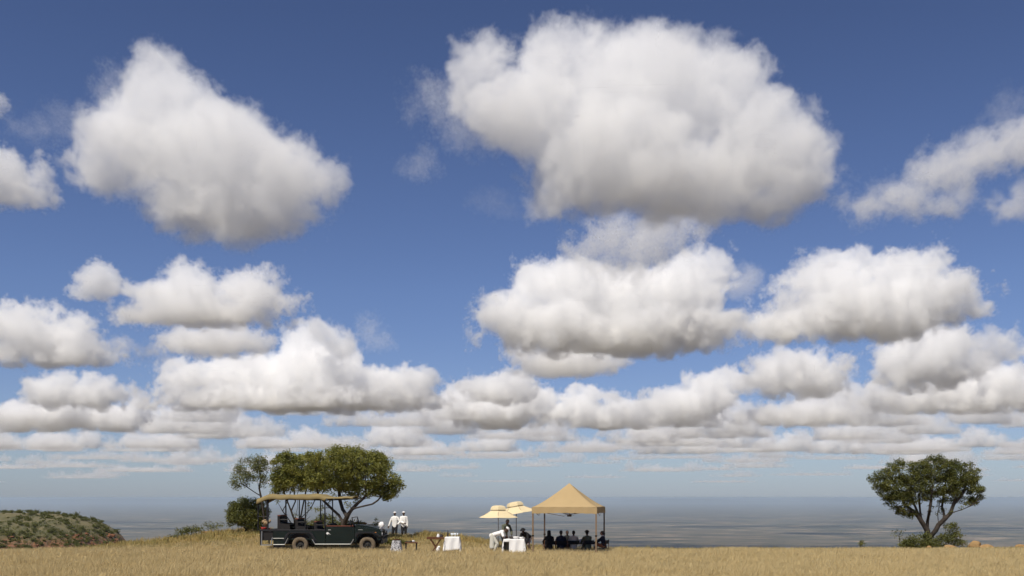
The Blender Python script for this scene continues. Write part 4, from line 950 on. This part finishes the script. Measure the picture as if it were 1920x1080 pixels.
def person(label, loc, rz, H=1.7, hip=None, pitch=0, twist=0, hands=None, feet=None, headp=0, headyaw=0, elbow=(( -1,-.6,-.6),(1,-.6,-.6)), knee=(0,1,0.1), skin=None, top=None, bottom=None, hair=None, long_hair=False, cap=None, apron=None, skirt=False, sleeves=True, group=None, collar=None, shoes=True, shorts=False, hat=None):
    """local frame: +Y forward, +X the person's right, Z up; hands/feet are targets (left, right)"""
    s = H/1.7; skin = skin or m_skin; top = top or m_shirtw; bottom = bottom or m_blk
    root = empty('person', loc, rz, label, 'person', group)
    hip = Vector(hip or (0, 0, .92*s))
    Rt = Matrix.Rotation(R(twist), 3, 'Z') @ Matrix.Rotation(R(-pitch), 3, 'X')
    up = Rt @ Vector((0, 0, 1)); fw = Rt @ Vector((0, 1, 0)); rt = Rt @ Vector((1, 0, 0))
    waist = hip+up*.16*s; chest = hip+up*.36*s+fw*.01; neck0 = hip+up*.53*s
    Rh = Matrix.Rotation(R(twist+headyaw), 3, 'Z') @ Matrix.Rotation(R(-pitch*.45-headp), 3, 'X')
    hu = Rh @ Vector((0, 0, 1)); hf = Rh @ Vector((0, 1, 0)); hr = Rh @ Vector((1, 0, 0))
    neck1 = neck0+(up+hu).normalized()*.085*s; head = neck1+hu*.105*s+hf*.02*s
    sh = [neck0-up*.055*s+rt*(.175*s*k) for k in (-1, 1)]
    hj = [hip+rt*.09*s*k-Vector((0, 0, .02)) for k in (-1, 1)]
    feet = feet or ((-.11, 0, 0), (.11, .03, 0)); hands = hands or ((-.27, .06, .80*s), (.27, .06, .80*s))
    arms = []; legs = []
    for i in (0, 1):
        e_, w_ = ik(sh[i], hands[i], .29*s, .26*s, Matrix.Rotation(R(twist), 3, 'Z') @ Vector(elbow[i])); arms.append((sh[i], e_, w_))
        k_, a_ = ik(hj[i], Vector(feet[i])+Vector((0, 0, .08)), .43*s, .42*s, knee); legs.append((hj[i], k_, a_))
    def hand(bm, e_, w_, side):
        d = (w_-e_).normalized(); pn = d.cross(Vector((0, 0, 1)));  pn = pn.normalized() if pn.length > .2 else rt.copy()
        if pn.dot(rt) < 0: pn = -pn
        across = d.cross(pn).normalized()                    # spread of the knuckles
        inner = -pn*(1 if side else -1)
        p0 = w_+d*.02; p1 = w_+d*.085*s
        for q_ in (-.024, -.008, .008, .024): capsule(bm, p0+across*q_*.7, p1+across*q_, .016, .013)
        for q_, L_ in ((-.030, .060), (-.010, .074), (.010, .070), (.029, .055)):
            a = p1+across*q_; b_ = a+(d*.9+inner*.3)*L_*.55; c_ = b_+(d*.6+inner*.8)*L_*.5; capsule(bm, a, b_, .0095, .009); capsule(bm, b_, c_, .009, .0075)
        th = p0+d*.02+across*-.03; t1 = th+(d*.5-across*.7+inner*.3)*.045; t2 = t1+(d*.8-across*.2+inner*.4)*.032; capsule(bm, th, t1, .012, .011); capsule(bm, t1, t2, .011, .009)
    def body(bm):
        capsule(bm, neck0-up*.04, neck1+hu*.03, .058*s, .052*s)
        ell(bm, head+hu*.035*s, (.074*s, .092*s, .088*s), Rh); ell(bm, head-hu*.035*s+hf*.02*s, (.056*s, .068*s, .075*s), Rh)
        capsule(bm, head+hf*.085*s+hu*.02*s, head+hf*.108*s-hu*.018*s, .009, .015)   # nose
        capsule(bm, head+hf*.083*s-hu*.052*s-hr*.016, head+hf*.083*s-hu*.052*s+hr*.016, .010, .010)  # lips
        for k in (-1, 1):
            ell(bm, head+hr*.076*s*k-hf*.005, (.012, .022, .032), Rh)
            capsule(bm, head+hf*.078*s+hu*.038*s+hr*.014*k, head+hf*.072*s+hu*.036*s+hr*.045*k, .010, .009)
        for a, b_ in ((hip-up*.03, waist), (waist, chest), (chest, neck0-up*.05)):
            for k in (-1, 0, 1): capsule(bm, a+rt*.055*k*s, b_+rt*.065*k*s, .095*s, .095*s)
        for k in (0, 1): capsule(bm, neck0-up*.04*s, sh[k], .06*s, .055*s)
        for i, (a, b_, c_) in enumerate(arms): capsule(bm, a, b_, .05*s, .038*s); capsule(bm, b_, c_, .038*s, .026*s); hand(bm, b_, c_, i)
        for a, b_, c_ in legs:
            capsule(bm, a, b_, .085*s, .055*s); capsule(bm, b_, b_+(c_-b_)*.35, .055*s, .055*s); capsule(bm, b_+(c_-b_)*.3, c_, .055*s, .036*s)
            capsule(bm, c_-Vector((0, 0, .035)), c_+Matrix.Rotation(R(twist), 3, 'Z') @ Vector((0, .15*s, -.05)), .036, .030)
    skinmesh('body', body, .0085, skin, root, 2)
    for k in (-1, 1):
        eb = MB(); eb.blob(head+hf*.086*s+hu*.016*s+hr*.03*k*s, .011, 2); eb.build('eye', m_shoe, root, True)
    def shirt(bm):
        g_ = .018
        for a, b_ in ((hip-up*.06, waist), (waist, chest), (chest, neck0-up*.06)):
            for k in (-1, 0, 1): capsule(bm, a+rt*.06*k*s, b_+rt*.065*k*s, .100*s+g_, .098*s+g_)
        for k in (0, 1): capsule(bm, neck0-up*.05*s, sh[k], .055*s+g_, .055*s+g_)
        for a, b_, c_ in arms:
            capsule(bm, a, b_ if sleeves else a+(b_-a)*.75, .055*s+g_, .046*s+g_)
            if sleeves: capsule(bm, b_, b_+(c_-b_)*.88, .045*s+g_, .034*s+g_)
    skinmesh('shirt', shirt, .014, top, root, 3)
    def trousers(bm):
        for k in (-1, 0, 1): capsule(bm, hip-up*.06+rt*.055*k*s, hip+up*.05+rt*.05*k*s, .112*s, .108*s)
        for a, b_, c_ in legs:
            capsule(bm, a, b_, .105*s, .080*s)
            if not shorts: capsule(bm, b_, b_+(c_-b_)*.9, .080*s, .065*s)
        if skirt:
            for i in range(5): f_ = i/4; capsule(bm, legs[0][0].lerp(legs[0][1], .9).lerp(legs[1][0].lerp(legs[1][1], .9), f_), hip, .09*s, .12*s)
    skinmesh('skirt' if skirt else ('shorts' if shorts else 'trousers'), trousers, .016, bottom, root, 3)
    if apron:
        def apr(bm):
            for k in (-1, -.3, .3, 1): capsule(bm, hip-up*.02+rt*.08*k*s, Vector((hip.x, hip.y, 0))+rt*.12*k*s+Vector((0, -.02, .30)), .118*s, .13*s)
        skinmesh('apron', apr, .016, apron, root, 3)
    if shoes:
        for a, b_, c_ in legs:
            f2 = Matrix.Rotation(R(twist), 3, 'Z') @ Vector((0, .17*s, -.045))
            skinmesh('shoe', lambda bm: (capsule(bm, c_-Vector((0, 0, .035)), c_+f2, .048, .042), capsule(bm, c_-Vector((0, 0, .035)), c_+Vector((0, 0, .02)), .046, .042)), .014, m_shoe, root, 2)
    if hair:
        def hr_(bm):
            ell(bm, head+hu*.055*s-hf*.018*s, (.084*s, .094*s, .082*s), Rh); ell(bm, head+hu*.0*s-hf*.05*s, (.074*s, .058*s, .085*s), Rh)
            if long_hair:
                ell(bm, head-hf*.055*s-hu*.07*s, (.105*s, .075*s, .15*s), Rh); ell(bm, head-hf*.07*s-hu*.19*s, (.115*s, .06*s, .14*s), Rh); ell(bm, head+hu*.04-hf*.02, (.10*s, .105*s, .095*s), Rh)
        skinmesh('hair', hr_, .013, hair, root, 2)
    if cap:
        def cp(bm): ell(bm, head+hu*.075*s-hf*.008*s, (.092*s, .104*s, .060*s), Rh); capsule(bm, head+hu*.055*s+hf*.06*s-hr*.03, head+hu*.055*s+hf*.06*s+hr*.03, .03, .03)
        skinmesh('cap', cp, .012, cap, root, 2)
    if hat:
        def ht(bm): ell(bm, head+hu*.085*s, (.10*s, .11*s, .075*s), Rh); ell(bm, head+hu*.055*s, (.16*s, .17*s, .022*s), Rh)
        skinmesh('hat', ht, .012, hat, root, 2)
    if collar:
        skinmesh('collar', lambda bm: capsule(bm, neck0-up*.01, neck0+up*.03, .082*s, .07*s), .013, collar, root, 2)
    return root
def at(px, D): return (px-960)*D/F
def put(px, D, dz=0): x = at(px, D); return (x, D, ground_at(x, D)+dz)
# the two in white on the rise: local +Y forward; rz=180 looks at the camera
person('person in white jacket and white cap holding one arm out, left of the standing pair', (at(740.5, 62.3), 62.3, -.03), R(168), 1.74, hands=((-.25,.20,1.02),(.40,.12,.82)), cap=m_shirtw, bottom=m_blk, collar=m_shirtw)
person('person in white jacket and white cap with bent elbow, right of the standing pair', (at(757, 62.0), 62.0, -.01), R(195), 1.74, twist=-14, hands=((-.22,.10,.86),(.02,.26,1.08)), elbow=((-1,-.5,-.3),(1,-.6,-.3)), cap=m_shirtw, bottom=m_blk)
# waiter bending over the buffet table, seen from his left/back
person('waiter in white with pale apron bending right over the buffet table', put(925, 46.9), R(-98), 1.70, hip=(0,-.02,.86), pitch=72, headp=12, hands=((-.12,.62,.62),(.12,.66,.66)), elbow=((-1,0,-.5),(1,0,-.5)), cap=m_shirtw, bottom=m_pale, apron=m_pale, sleeves=False)
person('person in olive shirt standing behind the buffet table looking down', put(945, 48.6, .0), R(-150), 1.66, hip=(0,0,.88), pitch=26, headp=25, hands=((-.20,.40,.86),(.15,.46,.84)), top=m_oliv, bottom=m_blk, hair=m_hair)
person('person in dark top and pinkish grey trousers stooping beside the buffet table', put(991, 49.0), R(150), 1.6, hip=(0,-.02,.76), pitch=68, headp=-5, hands=((-.14,.55,.45),(.12,.57,.47)), elbow=((-1,0,-.4),(1,0,-.4)), top=m_blk, bottom=m_greyp, hair=m_hair, hat=m_blk)
# folding chairs
SE = .22
def chair(label, px, D, rz):
    x = at(px, D); g_ = ground_at(x, D); c = empty('folding_chair', (x, D, g_), rz, label, 'chair', 'dark folding chairs under the gazebo')
    MB().box((-.25,-.20,SE-.03),(.25,.22,SE),.008).build('seat', m_blk, c)
    MB().box((-.27,-.245,SE+.22),(.27,-.225,SE+.40),.006).build('backrest', m_blk, c)
    for s_ in (-1, 1):
        MB().bar((s_*.27,-.235,SE+.42),(s_*.27,-.22,SE-.05),.016).build('back_post', m_brown, c)
        MB().box((s_*.27-.025,-.22,SE+.20),(s_*.27+.025,.24,SE+.225),.005).build('armrest', m_brown, c)
        MB().bar((s_*.26,.22,SE+.20),(s_*.26,.22,.0),.014).build('leg', m_brown, c)
        MB().bar((s_*.26,-.22,SE),(s_*.26,-.22,.0),.014).build('leg', m_brown, c)
        MB().bar((s_*.24,-.21*s_,.03),(-s_*.24,-.21*s_,SE-.04),.011).build('cross_brace', m_brown, c)
    return c
def sitter(label, px, D, rz, H=1.66, clabel=None, ch=True, **k):
    if ch: chair(clabel, px, D, rz)
    x = at(px, D)
    H *= .94; k.setdefault('hands', ((-.20,.40,.46),(.20,.40,.46))); k.setdefault('pitch', 10); k.setdefault('feet', ((-.13,.46,0),(.13,.44,0))); k.setdefault('knee', (0,.3,1))
    return person(label, put(px, D), rz, H, hip=(0,-.08,SE+.10), elbow=((-1,-.5,-.6),(1,-.5,-.6)), **k)
sitter('seated person with long full dark hair, leftmost under the gazebo', 1029.5, 48.3, R(8), 1.72, 'folding chair of the long haired sitter, leftmost under the gazebo', top=m_blk, bottom=m_blk, hair=m_hair, long_hair=True, skin=m_skin2)
sitter('broad seated person in navy, second from the left under the gazebo', 1052, 48.2, R(3), 1.70, 'folding chair of the broad sitter in navy', top=m_navy, bottom=m_blk, hair=m_hair)
sitter('seated person facing us across the low table, between the navy and the beige sitter', 1063.5, 49.9, R(178), 1.66, 'folding chair on the far side of the low table', top=m_blk, bottom=m_blk, hair=m_hair)
sitter('seated person in pale beige shirt seen from behind through the chair back', 1075.5, 48.3, R(-4), 1.66, 'folding chair with a dark band across the beige sitter', top=m_beigc, bottom=m_beigc, hair=m_hair)
sitter('seated person in olive shirt and wide dark cap, right of the beige sitter', 1101, 47.9, R(12), 1.66, 'folding chair of the sitter in the wide dark cap', top=m_oliv, bottom=m_oliv, hair=m_hair, hat=m_hair)
sitter('curly haired sitter with white collar at the right edge of the gazebo, facing left', 1130, 47.9, R(70), 1.58, 'folding chair outside the right legs of the gazebo', top=m_navy, bottom=m_orng, hair=m_hairb, collar=m_shirtw, shorts=True, skin=m_skin2)
# low dining table among the sitters
x = at(1066, 49.1); g_ = ground_at(x, 49.1); th = .47
dt = empty('dining_table', (x, 49.1, g_), R(-5), 'dark dining table among the seated people under the gazebo', 'table')
MB().box((-1.0,-.30,th-.04),(1.0,.30,th),.006).build('tabletop', m_brown, dt)
for sx_ in (-1, 1):
    for sy_ in (-1, 1): MB().box((sx_*.92-.03, sy_*.24-.03, 0), (sx_*.92+.03, sy_*.24+.03, th-.04)).build('leg', m_brown, dt)
for i, (dx, dy, lb) in enumerate(((.55,-.1,'white cup on the dark dining table near the beige sitter'), (.68,-.02,'white cup on the dark dining table near the sitter in the wide cap'))):
    prop('cup', lb, 'cup', (x+dx, 49.1+dy, g_+th+.003), lambda b: b.lathe([(.001,0),(.035,0),(.045,.09),(.001,.09)], 14), m_white)
prop('jug', 'white jug on the dark dining table under the gazebo', 'jug', (x+.62, 49.2, g_+th+.003), lambda b: b.lathe(JUG, 18), m_white)
